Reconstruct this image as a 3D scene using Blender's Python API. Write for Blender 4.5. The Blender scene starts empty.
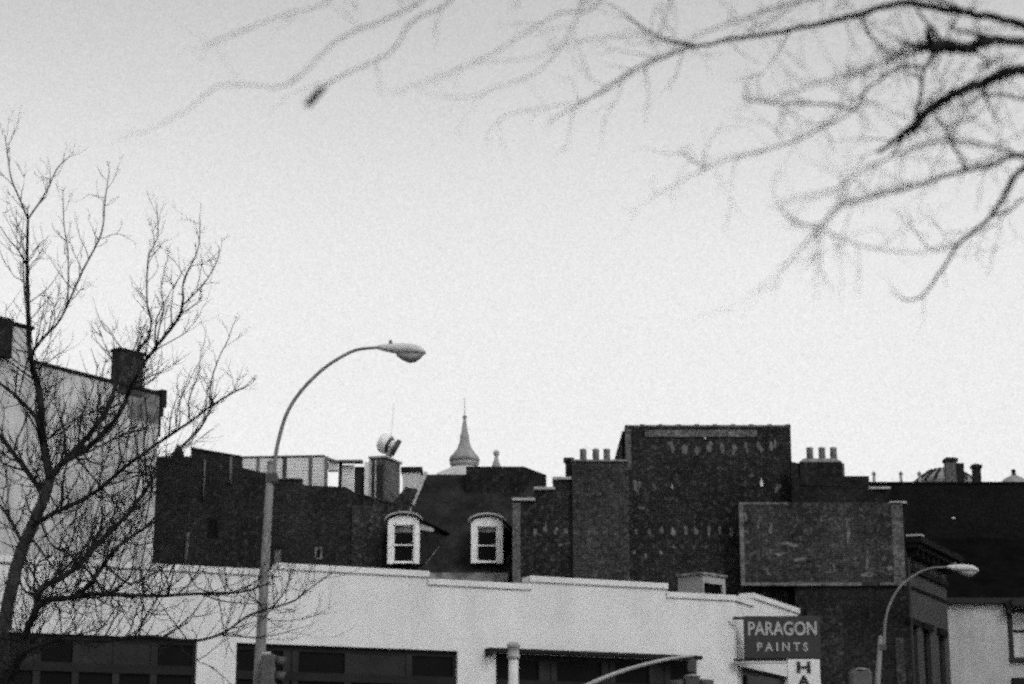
import bpy, math, random
from mathutils import Vector, Matrix
R = math.radians
scn = bpy.context.scene
col = scn.collection
rng = random.Random(7)

# ------------------------------------------------------------------ camera
FPX, CX, CY, HORIZON = 2000.0, 512.0, 342.0, 830.0
PITCH = math.atan((HORIZON - CY) / FPX)
EYE = 1.7
cam = bpy.data.cameras.new('camera')
cam.sensor_width = 36.0
cam.lens = 36.0 * FPX / 1024.0
cam.clip_start = 0.1
cam.clip_end = 3000
cam.dof.use_dof = True
cam.dof.focus_distance = 42.0
cam.dof.aperture_fstop = 3.1
cam.dof.aperture_blades = 6
co = bpy.data.objects.new('camera', cam)
co.location = (0, 0, EYE)
co.rotation_euler = (R(90) + PITCH, 0, 0)
col.objects.link(co)
scn.camera = co

# ------------------------------------------------------------------ sky, sun, exposure
SUN_EL, SUN_AZ = R(40), R(143)          # azimuth measured clockwise from +Y: behind the camera, to the right
world = bpy.data.worlds.new('World')
scn.world = world
world.use_nodes = True
wt = world.node_tree
for n in list(wt.nodes): wt.nodes.remove(n)
def wn(t, **k):
    n = wt.nodes.new(t)
    for a, v in k.items(): setattr(n, a, v)
    return n
sky = wn('ShaderNodeTexSky', sky_type='NISHITA', sun_disc=False, sun_elevation=SUN_EL, sun_rotation=SUN_AZ, dust_density=3.0)
bw = wn('ShaderNodeRGBToBW')
wt.links.new(sky.outputs[0], bw.inputs[0])
tc = wn('ShaderNodeTexCoord')
cl = wn('ShaderNodeTexNoise'); cl.inputs['Scale'].default_value = 3.0; cl.inputs['Detail'].default_value = 5.0
fine = wn('ShaderNodeTexNoise'); fine.inputs['Scale'].default_value = 1900.0; fine.inputs['Detail'].default_value = 1.5; fine.inputs['Roughness'].default_value = 0.7
wt.links.new(tc.outputs['Generated'], cl.inputs['Vector']); wt.links.new(tc.outputs['Generated'], fine.inputs['Vector'])
def wmath(op, a, b):
    n = wn('ShaderNodeMath', operation=op)
    for i, v in enumerate((a, b)):
        if isinstance(v, (int, float)): n.inputs[i].default_value = v
        else: wt.links.new(v, n.inputs[i])
    return n.outputs[0]
SKY_CLEAR, SKY_CLOUD, SKY_STRENGTH = 0.45, 5.0, 0.112
base = wmath('ADD', wmath('MULTIPLY', bw.outputs[0], SKY_CLEAR), SKY_CLOUD)           # thin even cloud over the sky
mot = wmath('ADD', wmath('MULTIPLY', cl.outputs[0], 0.10), wmath('MULTIPLY', fine.outputs[0], 1.0))
sep = wn('ShaderNodeSeparateXYZ'); wt.links.new(tc.outputs['Generated'], sep.inputs[0])
ramp = wn('ShaderNodeMapRange'); ramp.interpolation_type = 'SMOOTHSTEP'; ramp.inputs['From Min'].default_value = 0.25; ramp.inputs['From Max'].default_value = 0.46
ramp.inputs['To Min'].default_value = 1.02; ramp.inputs['To Max'].default_value = 0.66    # the overcast thins towards the horizon
wt.links.new(sep.outputs[2], ramp.inputs['Value'])
val = wmath('MULTIPLY', wmath('MULTIPLY', base, ramp.outputs[0]), wmath('ADD', mot, 1.0 - 0.05 - 0.50))
bg = wn('ShaderNodeBackground'); bg.inputs['Strength'].default_value = SKY_STRENGTH
wt.links.new(val, bg.inputs['Color'])
wo = wn('ShaderNodeOutputWorld'); wt.links.new(bg.outputs[0], wo.inputs[0])

sl = bpy.data.lights.new('sun', 'SUN')
sl.energy = 1.0; sl.angle = R(25); sl.color = (1, 1, 1)
so = bpy.data.objects.new('sun', sl); col.objects.link(so)
sdir = Vector((math.sin(SUN_AZ) * math.cos(SUN_EL), math.cos(SUN_AZ) * math.cos(SUN_EL), math.sin(SUN_EL)))
so.rotation_euler = sdir.to_track_quat('Z', 'Y').to_euler()
so.location = (-20, -30, 40)

vs = scn.view_settings
vs.view_transform = 'Standard'; vs.look = 'None'; vs.gamma = 1; vs.exposure = 0.24
vs.use_curve_mapping = False
cy = scn.cycles
cy.use_denoising = False
cy.use_adaptive_sampling = True
cy.adaptive_threshold = 0.14
cy.adaptive_min_samples = 10
cy.max_bounces = 5
cy.pixel_filter_type = 'BLACKMAN_HARRIS'
cy.filter_width = 2.7

# ------------------------------------------------------------------ where pixels of the photograph lie in the place
SP, CP = math.sin(PITCH), math.cos(PITCH)
def ray(px, py):
    x, y = (px - CX) / FPX, (CY - py) / FPX
    return Vector((x, CP - y * SP, SP + y * CP))
def at(px, py, Y):
    d = ray(px, py)
    return Vector((0, 0, EYE)) + d * (Y / d.y)
class Plane:
    """vertical plane through ground point o, along unit direction d"""
    def __init__(s, o, d):
        s.o = Vector((o[0], o[1])); s.d = Vector((d[0], d[1])).normalized()
        s.rz = math.atan2(s.d.y, s.d.x)
        s.n = Vector((-s.d.y, s.d.x))          # local +y
    def uz(s, px, py):
        d = ray(px, py)
        t = s.o.dot(s.n) / (d.x * s.n.x + d.y * s.n.y)
        p = Vector((d.x, d.y)) * t
        return (p - s.o).dot(s.d), EYE + d.z * t
    def u(s, px, py=600): return s.uz(px, py)[0]
    def z(s, px, py): return s.uz(px, py)[1]
def flat(Y): return Plane((0, Y), (1, 0))

# ------------------------------------------------------------------ materials (the film is black and white: greys only)
def mat(name, lo, hi, scale=1.2, rough=0.85, fine_amp=0.25, fine_scale=22.0, bump=0.15, metallic=0.0, streak=0.0, spec=0.3):
    m = bpy.data.materials.new(name); m.use_nodes = True
    t = m.node_tree; b = t.nodes['Principled BSDF']
    b.inputs['Roughness'].default_value = rough; b.inputs['Metallic'].default_value = metallic
    b.inputs['Specular IOR Level'].default_value = spec
    c = t.nodes.new('ShaderNodeTexCoord')
    n1 = t.nodes.new('ShaderNodeTexNoise'); n1.inputs['Scale'].default_value = scale; n1.inputs['Detail'].default_value = 6; n1.inputs['Roughness'].default_value = 0.65
    n2 = t.nodes.new('ShaderNodeTexNoise'); n2.inputs['Scale'].default_value = fine_scale; n2.inputs['Detail'].default_value = 3; n2.inputs['Roughness'].default_value = 0.8
    t.links.new(c.outputs['Object'], n1.inputs['Vector']); t.links.new(c.outputs['Object'], n2.inputs['Vector'])
    r = t.nodes.new('ShaderNodeMapRange'); r.inputs['From Min'].default_value = 0.3; r.inputs['From Max'].default_value = 0.7
    r.inputs['To Min'].default_value = lo; r.inputs['To Max'].default_value = hi
    t.links.new(n1.outputs[0], r.inputs['Value'])
    r2 = t.nodes.new('ShaderNodeMapRange'); r2.inputs['From Min'].default_value = 0.25; r2.inputs['From Max'].default_value = 0.75
    r2.inputs['To Min'].default_value = 1 - fine_amp; r2.inputs['To Max'].default_value = 1 + fine_amp
    t.links.new(n2.outputs[0], r2.inputs['Value'])
    mu = t.nodes.new('ShaderNodeMath'); mu.operation = 'MULTIPLY'
    t.links.new(r.outputs[0], mu.inputs[0]); t.links.new(r2.outputs[0], mu.inputs[1])
    out = mu.outputs[0]
    if streak:
        mp = t.nodes.new('ShaderNodeMapping'); mp.inputs['Scale'].default_value = (2.2, 2.2, 0.16)
        n3 = t.nodes.new('ShaderNodeTexNoise'); n3.inputs['Scale'].default_value = 1.5; n3.inputs['Detail'].default_value = 5
        t.links.new(c.outputs['Object'], mp.inputs['Vector']); t.links.new(mp.outputs[0], n3.inputs['Vector'])
        r3 = t.nodes.new('ShaderNodeMapRange'); r3.inputs['From Min'].default_value = 0.35; r3.inputs['From Max'].default_value = 0.6
        r3.inputs['To Min'].default_value = 1 - streak; r3.inputs['To Max'].default_value = 1
        t.links.new(n3.outputs[0], r3.inputs['Value'])
        m2 = t.nodes.new('ShaderNodeMath'); m2.operation = 'MULTIPLY'
        t.links.new(out, m2.inputs[0]); t.links.new(r3.outputs[0], m2.inputs[1]); out = m2.outputs[0]
    t.links.new(out, b.inputs['Base Color'])
    if bump:
        bp = t.nodes.new('ShaderNodeBump'); bp.inputs['Strength'].default_value = bump; bp.inputs['Distance'].default_value = 0.02
        t.links.new(n2.outputs[0], bp.inputs['Height']); t.links.new(bp.outputs[0], b.inputs['Normal'])
    return m

def brick(name, c1, c2, mortar, soot=0.45, chip=0.0, bw_=0.21, bh=0.072):
    """real brick courses, with sooty patches, and pale chips where the old paint or mortar shows"""
    m = bpy.data.materials.new(name); m.use_nodes = True
    t = m.node_tree; b = t.nodes['Principled BSDF']; b.inputs['Roughness'].default_value = 0.92; b.inputs['Specular IOR Level'].default_value = 0.04
    c = t.nodes.new('ShaderNodeTexCoord')
    sx = t.nodes.new('ShaderNodeSeparateXYZ'); t.links.new(c.outputs['Object'], sx.inputs[0])
    ad = t.nodes.new('ShaderNodeMath'); ad.operation = 'ADD'; t.links.new(sx.outputs[0], ad.inputs[0]); t.links.new(sx.outputs[1], ad.inputs[1])
    cb = t.nodes.new('ShaderNodeCombineXYZ'); t.links.new(ad.outputs[0], cb.inputs[0]); t.links.new(sx.outputs[2], cb.inputs[1])
    br = t.nodes.new('ShaderNodeTexBrick'); t.links.new(cb.outputs[0], br.inputs['Vector'])
    br.inputs['Scale'].default_value = 1.0; br.inputs['Brick Width'].default_value = bw_; br.inputs['Row Height'].default_value = bh
    br.inputs['Mortar Size'].default_value = 0.009; br.inputs['Mortar Smooth'].default_value = 0.2; br.inputs['Bias'].default_value = -0.2
    for i, v in (('Color1', c1), ('Color2', c2), ('Mortar', mortar)): br.inputs[i].default_value = (v, v, v, 1)
    n1 = t.nodes.new('ShaderNodeTexNoise'); n1.inputs['Scale'].default_value = 0.55; n1.inputs['Detail'].default_value = 8; n1.inputs['Roughness'].default_value = 0.7
    n2 = t.nodes.new('ShaderNodeTexNoise'); n2.inputs['Scale'].default_value = 12.0; n2.inputs['Detail'].default_value = 4; n2.inputs['Roughness'].default_value = 0.75
    for n in (n1, n2): t.links.new(c.outputs['Object'], n.inputs['Vector'])
    def mr(src, a, b_, lo, hi):
        r = t.nodes.new('ShaderNodeMapRange'); r.inputs['From Min'].default_value = a; r.inputs['From Max'].default_value = b_
        r.inputs['To Min'].default_value = lo; r.inputs['To Max'].default_value = hi; t.links.new(src, r.inputs['Value']); return r.outputs[0]
    def mm(op, a, b_):
        n = t.nodes.new('ShaderNodeMath'); n.operation = op
        for i, v in enumerate((a, b_)):
            if isinstance(v, float): n.inputs[i].default_value = v
            else: t.links.new(v, n.inputs[i])
        return n.outputs[0]
    f = mm('MULTIPLY', mr(n1.outputs[0], 0.3, 0.7, 1 - soot, 1 + soot), mr(n2.outputs[0], 0.32, 0.68, 0.25, 1.75))
    bwn = t.nodes.new('ShaderNodeRGBToBW'); t.links.new(br.outputs['Color'], bwn.inputs[0])
    v = mm('MULTIPLY', bwn.outputs[0], f)
    if chip:
        n3 = t.nodes.new('ShaderNodeTexNoise'); n3.inputs['Scale'].default_value = 6.2; n3.inputs['Detail'].default_value = 6; n3.inputs['Roughness'].default_value = 0.8
        t.links.new(c.outputs['Object'], n3.inputs['Vector'])
        v = mm('ADD', v, mr(n3.outputs[0], 0.53, 0.80, 0.0, chip * .85))
    t.links.new(v, b.inputs['Base Color'])
    bp = t.nodes.new('ShaderNodeBump'); bp.inputs['Strength'].default_value = 0.4; bp.inputs['Distance'].default_value = 0.02
    t.links.new(br.outputs['Fac'], bp.inputs['Height']); bp.invert = True
    t.links.new(bp.outputs[0], b.inputs['Normal'])
    return m

M = {}
M['white'] = mat('white_painted_stucco', 0.53, 0.65, 0.9, fine_amp=0.16, fine_scale=30, bump=0.35, streak=0.05)
M['coping'] = mat('painted_coping', 0.70, 0.84, 2.0, fine_amp=0.12, streak=0.12)
M['stucco'] = mat('weathered_grey_stucco', 0.38, 0.60, 0.35, fine_amp=0.22, fine_scale=20, bump=0.3, streak=0.25)
M['stucco2'] = mat('pale_grey_stucco', 0.24, 0.34, 0.8, fine_amp=0.28, fine_scale=16, bump=0.3, streak=0.12)
M['stucco3'] = mat('whitewashed_stucco', 0.34, 0.46, 0.8, fine_amp=0.28, fine_scale=16, bump=0.3, streak=0.12)
M['stone'] = mat('pale_stone_coping', 0.22, 0.42, 4.0, fine_amp=0.3)
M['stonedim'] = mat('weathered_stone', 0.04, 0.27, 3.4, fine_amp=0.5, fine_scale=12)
M['brick'] = brick('sooty_brick', 0.011, 0.022, 0.036, 0.65, 0.15)
M['brickdark'] = brick('dark_painted_brick', 0.009, 0.017, 0.026, 0.65, 0.09)
M['bricktall'] = brick('dark_chipped_brick', 0.009, 0.019, 0.038, 0.65, 0.21)
M['brickpale'] = brick('worn_paler_brick', 0.020, 0.038, 0.056, 0.5, 0.19)
M['brickpanel'] = brick('faded_painted_brick', 0.018, 0.034, 0.050, 0.6, 0.22)
M['brickgrey'] = brick('grey_weathered_brick', 0.07, 0.12, 0.14, 0.4, 0.08)
M['ghost'] = mat('faded_wall_paint', 0.02, 0.20, 6.0, fine_amp=0.5, fine_scale=14, bump=0)
M['fleck'] = mat('bare_white_plaster', 0.45, 0.7, 5.0)
M['border'] = mat('faded_border_paint', 0.02, 0.20, 5.0, fine_amp=0.5, fine_scale=14, bump=0)
M['slate'] = mat('roof_slate', 0.006, 0.034, 1.4, fine_amp=0.75, fine_scale=13, bump=0.5, spec=0.06)
M['tar'] = mat('tar_roofing', 0.008, 0.018, 0.9, fine_amp=0.4, fine_scale=8, bump=0.3, spec=0.03)
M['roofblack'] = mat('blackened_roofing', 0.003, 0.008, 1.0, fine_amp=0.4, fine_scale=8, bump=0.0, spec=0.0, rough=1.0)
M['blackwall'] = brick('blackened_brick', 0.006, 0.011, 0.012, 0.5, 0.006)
M['facade'] = mat('dark_brownstone', 0.024, 0.038, 1.0, fine_amp=0.3, fine_scale=14)
M['facadedark'] = mat('dark_painted_cornice', 0.006, 0.011, 2.0, fine_amp=0.3, spec=0.05)
M['frame'] = mat('dark_shopfront_paint', 0.011, 0.020, 1.5, fine_amp=0.3, rough=0.8, spec=0.1)
M['frame2'] = mat('worn_grey_paint', 0.016, 0.030, 1.5, fine_amp=0.3, rough=0.8, spec=0.1)
M['glass'] = mat('dark_window_glass', 0.004, 0.007, 1.0, fine_amp=0.2, rough=0.3, bump=0, spec=0.03)
M['winwhite'] = mat('white_window_paint', 0.62, 0.82, 3.0, fine_amp=0.2, fine_scale=16)
M['siding'] = mat('pale_penthouse_siding', 0.50, 0.64, 1.5, fine_amp=0.25, fine_scale=14)
M['postgrey'] = mat('grey_timber', 0.07, 0.15, 2, fine_amp=0.3)
M['postdark'] = mat('dark_timber', 0.03, 0.05, 2, fine_amp=0.3)
M['steel'] = mat('dull_galvanised_steel', 0.11, 0.18, 3.0, rough=0.6, fine_amp=0.2, fine_scale=30, metallic=0.0)
M['alum'] = mat('painted_aluminium', 0.42, 0.55, 4.0, rough=0.5, fine_amp=0.12, fine_scale=40, bump=0.05)
M['mast'] = mat('dull_mast_paint', 0.28, 0.40, 4.0, rough=0.6, fine_amp=0.2, fine_scale=40, bump=0.05)
M['lens'] = mat('dusty_lamp_refractor', 0.16, 0.24, 9.0, rough=0.35, fine_amp=0.25, fine_scale=60, bump=0.1)
M['signdark'] = mat('dark_sign_enamel', 0.019, 0.030, 1.5, rough=0.6, fine_amp=0.2, fine_scale=20, bump=0.05)
M['signwhite'] = mat('white_sign_enamel', 0.5, 0.66, 2.5, rough=0.6, fine_amp=0.14, bump=0.05)
M['signletter'] = mat('faded_white_lettering', 0.24, 0.38, 5.0, fine_amp=0.25, bump=0)
M['signblack'] = mat('black_lettering', 0.015, 0.025, 4.0, bump=0)
M['signal'] = mat('signal_housing_paint', 0.035, 0.06, 6.0, rough=0.6, fine_amp=0.2)
M['signalgrey'] = mat('sun_bleached_signal_paint', 0.05, 0.09, 6.0, rough=0.6, fine_amp=0.25)
M['signallens'] = mat('signal_lens', 0.03, 0.05, 6.0, rough=0.2)
M['pot'] = mat('clay_chimney_pot', 0.15, 0.30, 5.0, fine_amp=0.4, fine_scale=14)
M['zinc'] = mat('grey_zinc_sheet', 0.15, 0.30, 2.5, fine_amp=0.3, fine_scale=12, rough=0.6)
M['spire'] = mat('weathered_copper', 0.16, 0.34, 1.6, fine_amp=0.35, fine_scale=8)
M['bark'] = mat('dark_bark', 0.012, 0.035, 6.0, fine_amp=0.5, fine_scale=60, bump=0.6, rough=0.95, spec=0.1)
M['trunkbark'] = mat('grey_trunk_bark', 0.018, 0.06, 4.0, fine_amp=0.5, fine_scale=40, bump=0.7, rough=0.95, spec=0.1)
M['asphalt'] = mat('asphalt', 0.04, 0.06, 0.5, fine_amp=0.3, fine_scale=40, bump=0.4)
M['concrete'] = mat('concrete_paving', 0.22, 0.32, 0.6, fine_amp=0.2, fine_scale=30)
M['roadpaint'] = mat('road_marking', 0.55, 0.7, 2.0, fine_amp=0.3)
M['lawn'] = mat('winter_lawn', 0.05, 0.10, 0.8, fine_amp=0.5, fine_scale=30, bump=0.6)

# ------------------------------------------------------------------ mesh builders
class MB:
    def __init__(s): s.v = []; s.f = []; s.sm = []
    def add(s, vs_, fs, smooth=False):
        o = len(s.v); s.v += [tuple(p) for p in vs_]
        s.f += [tuple(i + o for i in q) for q in fs]; s.sm += [smooth] * len(fs)
    def box(s, x0, x1, y0, y1, z0, z1):
        s.add([(x0,y0,z0),(x1,y0,z0),(x1,y1,z0),(x0,y1,z0),(x0,y0,z1),(x1,y0,z1),(x1,y1,z1),(x0,y1,z1)],
              [(0,3,2,1),(4,5,6,7),(0,1,5,4),(1,2,6,5),(2,3,7,6),(3,0,4,7)])
        return s
    def prism(s, pts, y0, y1):
        """polygon in x,z (anticlockwise seen from -y), from y0 to y1"""
        n = len(pts)
        s.add([(x, y0, z) for x, z in pts] + [(x, y1, z) for x, z in pts],
              [tuple(range(n)), tuple(range(2*n-1, n-1, -1))] + [(i, i+n, (i+1) % n + n, (i+1) % n) for i in range(n)])
        return s
    def plan(s, pts, z0, z1):
        n = len(pts)
        s.add([(x, y, z0) for x, y in pts] + [(x, y, z1) for x, y in pts],
              [tuple(range(n-1, -1, -1)), tuple(range(n, 2*n))] + [(i, (i+1) % n, (i+1) % n + n, i+n) for i in range(n)])
        return s
    def tube(s, pts, rad, sides=8, caps=True):
        pts = [Vector(p) for p in pts]; n = len(pts)
        if not isinstance(rad, (list, tuple)): rad = [rad] * n
        vs_, fs = [], []
        prev = None
        for i, p in enumerate(pts):
            t = (pts[min(i+1, n-1)] - pts[max(i-1, 0)])
            t = t.normalized() if t.length > 1e-9 else Vector((0, 0, 1))
            if prev is None:
                a = Vector((0, 0, 1)) if abs(t.z) < 0.9 else Vector((1, 0, 0))
                prev = t.cross(a).normalized()
            prev = (prev - t * prev.dot(t)).normalized(); b = t.cross(prev)
            for k in range(sides):
                a = 2 * math.pi * k / sides
                vs_.append(p + (prev * math.cos(a) + b * math.sin(a)) * rad[i])
        for i in range(n - 1):
            for k in range(sides):
                k2 = (k + 1) % sides
                fs.append((i*sides+k, i*sides+k2, (i+1)*sides+k2, (i+1)*sides+k))
        if caps:
            fs.append(tuple(range(sides-1, -1, -1))); fs.append(tuple((n-1)*sides + k for k in range(sides)))
        s.add(vs_, fs, True); return s
    def lathe(s, prof, cx=0, cy_=0, sides=16):
        """prof: (radius, z) from bottom to top"""
        vs_, fs = [], []
        n = len(prof)
        for r, z in prof:
            for k in range(sides):
                a = 2 * math.pi * k / sides
                vs_.append((cx + r * math.cos(a), cy_ + r * math.sin(a), z))
        for i in range(n - 1):
            for k in range(sides):
                k2 = (k + 1) % sides
                fs.append((i*sides+k, i*sides+k2, (i+1)*sides+k2, (i+1)*sides+k))
        fs.append(tuple(range(sides-1, -1, -1))); fs.append(tuple((n-1)*sides + k for k in range(sides)))
        s.add(vs_, fs, True); return s
    def loft(s, rings):
        n = len(rings[0]); vs_ = [p for r in rings for p in r]; fs = []
        for i in range(len(rings) - 1):
            for k in range(n):
                k2 = (k + 1) % n
                fs.append((i*n+k, i*n+k2, (i+1)*n+k2, (i+1)*n+k))
        fs.append(tuple(range(n-1, -1, -1))); fs.append(tuple((len(rings)-1)*n + k for k in range(n)))
        s.add(vs_, fs, True); return s
    def build(s, name, material, parent=None, bevel=0.0):
        me = bpy.data.meshes.new(name); me.from_pydata(s.v, [], s.f); me.update()
        if any(s.sm): me.polygons.foreach_set('use_smooth', s.sm)
        me.materials.append(material)
        o = bpy.data.objects.new(name, me); col.objects.link(o)
        if parent is not None: o.parent = parent
        if bevel:
            b = o.modifiers.new('bevel', 'BEVEL'); b.width = bevel; b.segments = 2; b.limit_method = 'ANGLE'
        return o
def thing(name, label, cat, loc=(0, 0, 0), rz=0, group=None):
    o = bpy.data.objects.new(name, None); col.objects.link(o)
    o.location = loc; o.rotation_euler = (0, 0, rz); o.empty_display_size = 0.3
    return tag(o, label, cat, group)
def tag(o, label, cat, group=None):
    o['label'] = label; o['category'] = cat
    if group: o['group'] = group
    return o
def struct(o): o['kind'] = 'structure'; return o
def wall_cells(mb, prof, openings, y0, y1, zb=0.0):
    """a wall along x whose top follows prof [(x,z)...] with rectangular openings (x0,x1,z0,z1)"""
    xs = sorted(set([p[0] for p in prof] + [o[0] for o in openings] + [o[1] for o in openings]))
    def top(xm, side):
        for (xa, za), (xb, zb_) in zip(prof, prof[1:]):
            if xb - xa > 1e-6 and xa - 1e-6 <= xm <= xb + 1e-6:
                return za + (zb_ - za) * (side - xa) / (xb - xa)
    for a, b in zip(xs, xs[1:]):
        if b - a < 1e-5: continue
        m = (a + b) / 2
        ops = sorted([(o[2], o[3]) for o in openings if o[0] < m < o[1]])
        z = zb
        for o0, o1 in ops:
            if o0 > z + 1e-5: mb.box(a, b, y0, y1, z, o0)
            z = o1
        mb.prism([(a, z), (b, z), (b, top(m, b)), (a, top(m, a))], y0, y1)
    return mb

# ------------------------------------------------------------------ ground, road, pavements
TH = R(66)
S = Plane((at(240, 642, 42).x, 42), (math.sin(TH), math.cos(TH)))       # the white shop's front
def strip(name, y0, y1, z0, z1, m, x0=-90, x1=120):
    o = MB().box(x0, x1, y0, y1, z0, z1).build(name, m)
    o.location = (S.o.x, S.o.y, 0); o.rotation_euler = (0, 0, S.rz)
    return struct(o)
g = MB(); g.add([(-900, -500, 0), (900, -500, 0), (900, 1500, 0), (-900, 1500, 0)], [(0, 1, 2, 3)])
struct(g.build('ground', M['asphalt']))
uc = S.u(735, 640)
strip('pavement', -3.0, -0.02, -0.2, 0.13, M['concrete'], -60, uc + 0.6)
strip('pavement', -13.5, -10.0, -0.2, 0.13, M['concrete'])
strip('lawn', -90, -13.51, -0.2, 0.11, M['lawn'])
for k in range(-12, 9):
    o = MB().box(k * 4.0, k * 4.0 + 2.0, -6.56, -6.44, 0.001, 0.004).build('road_marking', M['roadpaint'])
    o.location = (S.o.x, S.o.y, 0); o.rotation_euler = (0, 0, S.rz); struct(o)

# ------------------------------------------------------------------ the white shop
shop = thing('shop_building', 'long low white stuccoed shop with a stepped parapet above dark shopfront windows', 'shop', (S.o.x, S.o.y, 0), S.rz)
uL = S.u(-70)
secs = [(-70, 277, 262, 570), (277, 428, 350, 567.5), (428, 530, 480, 582), (530, 667, 600, 580.3), (667, 735, 700, 594)]
prof = []
for a, b, mx, my in secs:
    z = S.z(mx, my); prof += [(S.u(a), z), (S.u(b), z)]
ZH1, ZH2, ZH3 = S.z(120, 636), S.z(340, 646.5), S.z(600, 657)
op = [(S.u(-40), S.u(199), 0.45, ZH1), (S.u(238), S.u(458), 0.45, ZH2), (S.u(496), S.u(695), 0.45, ZH3)]
mb = wall_cells(MB(), prof, op, 0.0, 0.35)
mb.build('front_wall', M['white'], shop)
# coping on every step, and the thin moulding that runs below it
for k, (a, b, mx, my) in enumerate(secs):
    z = S.z(mx, my); ua, ub = S.u(a), S.u(b)
    MB().box(ua - 0.02, ub + 0.02, -0.05, 0.40, z - 0.12, z + 0.012).build('coping', M['white'], shop, 0.01)
zroof = S.z(700, 594) - 0.45
SD = 7.5
MB().box(uL, uc - 0.4, 0.36, SD, zroof - 0.25, zroof).build('flat_roof', M['tar'], shop)
MB().box(uL, uL + 0.3, 0.36, SD, 0, zroof - 0.26).build('end_wall', M['white'], shop)
MB().box(uL + 0.31, uc - 0.5, SD - 0.3, SD, 0, zroof - 0.26).build('back_wall', M['brick'], shop)
# shopfronts: frame, transom lights, display glass
def shopfront(x0, x1, zt, lay):
    """lay: fractions and kinds along the head: ('g' glass, 'p' panel)"""
    f = MB()
    W = x1 - x0
    f.box(x0 + .002, x0 + .07, 0.10, 0.22, 0.452, zt - 0.002).box(x1 - .07, x1 - .002, 0.10, 0.22, 0.452, zt - 0.002)
    f.box(x0 + .003, x1 - .003, 0.11, 0.21, zt - 0.13, zt - 0.003)         # head
    f.box(x0 + .003, x1 - .003, 0.08, 0.205, zt - 0.74, zt - 0.56)         # transom rail
    f.box(x0 + .003, x1 - .003, 0.09, 0.205, 0.453, 0.75)                  # foot
    fo = f.build('shopfront_frame', M['frame'], shop)
    for a, b, kind in lay:
        xa, xb = x0 + a * W, x0 + b * W
        if a > 0: MB().box(xa - 0.07, xa + 0.07, 0.092, 0.215, 0.74, zt - 0.12).build('mullion', M['frame2'], fo)
        if kind == 'p':
            MB().box(xa + 0.072, xb - 0.072, 0.12, 0.16, zt - 0.558, zt - 0.131).build('panel', M['frame2'], fo)
        else:
            MB().box(xa + 0.072, xb - 0.072, 0.15, 0.17, zt - 0.558, zt - 0.131).build('transom_window', M['glass'], shop)
        MB().box(xa + 0.072, xb - 0.072, 0.15, 0.17, 0.751, zt - 0.742).build('display_window', M['glass'], shop)
shopfront(op[0][0], op[0][1], ZH1, [(0.0, .16, 'g'), (.16, .33, 'p'), (.33, .49, 'g'), (.49, .66, 'p'), (.66, .82, 'p'), (.82, 1.0, 'g')])
shopfront(op[1][0], op[1][1], ZH2, [(0.0, .225, 'g'), (.225, .265, 'p'), (.265, .50, 'g'), (.50, .78, 'p'), (.78, 1.0, 'g')])
shopfront(op[2][0], op[2][1], ZH3, [(0.0, .23, 'g'), (.23, .29, 'p'), (.29, .54, 'g'), (.54, .58, 'p'), (.58, .78, 'g'), (.78, .86, 'p'), (.86, 1.0, 'g')])
can = MB().box(S.u(485), S.u(695.5), -0.28, -0.003, ZH3 + 0.01, ZH3 + 0.09)
can.box(S.u(485), S.u(488), -0.28, -0.003, ZH3 - 0.08, ZH3 + 0.009)
can.build('ledge', M['frame'], shop)
# the side wall round the corner
cxy = S.o + S.d * uc
az = math.atan((1450 - CX) / (FPX / CP))
W2 = Plane(cxy, (math.sin(az), math.cos(az)))
z4 = S.z(700, 594)
zg = W2.z(770, 599.5)
u1, u2 = W2.u(752.5, 600), W2.u(798, 610)
zh = W2.z(760, 670.5)
o1 = (W2.u(741.5, 668), W2.u(789, 680), 0.6, zh)
mb = wall_cells(MB(), [(0.01, z4), (u1, z4), (u1, zg), (u2, zg)], [o1], 0.0, 0.30)
sw = mb.build('side_wall', M['white'], shop)
def to_shop(o, P):      # a child drawn in plane P's own frame
    m = Matrix.Translation((S.o.x, S.o.y, 0)) @ Matrix.Rotation(S.rz, 4, 'Z')
    o.matrix_local = m.inverted() @ Matrix.Translation((P.o.x, P.o.y, 0)) @ Matrix.Rotation(P.rz, 4, 'Z')
to_shop(sw, W2)
for ca, cb, cz in ((0.03, u1 - 0.025, z4), (u1 - 0.02, u2 + 0.02, zg)):
    to_shop(MB().box(ca, cb, -0.05, 0.34, cz - 0.12, cz + 0.012).build('coping', M['white'], shop, 0.01), W2)
c = MB().box(o1[0] + .002, o1[1] - .002, 0.12, 0.15, 0.61, zh - .072)
to_shop(c.build('side_window', M['glass'], shop), W2)
c = MB().box(o1[0] + .002, o1[1] - .002, 0.08, 0.2, zh - .07, zh - .003).box(o1[0] + .6, o1[0] + .7, 0.08, 0.2, 0.61, zh - .16)
to_shop(c.build('side_window_frame', M['frame'], shop), W2)
# dark awning stay on the corner
c = MB().tube([(0.03, -0.06, W2.z(735, 665)), (0.03, -0.08, W2.z(735, 670.5)), (0.55, -0.35, W2.z(741, 676))], 0.022, 6)
to_shop(c.build('awning_stay', M['signblack'], shop), W2)

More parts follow.
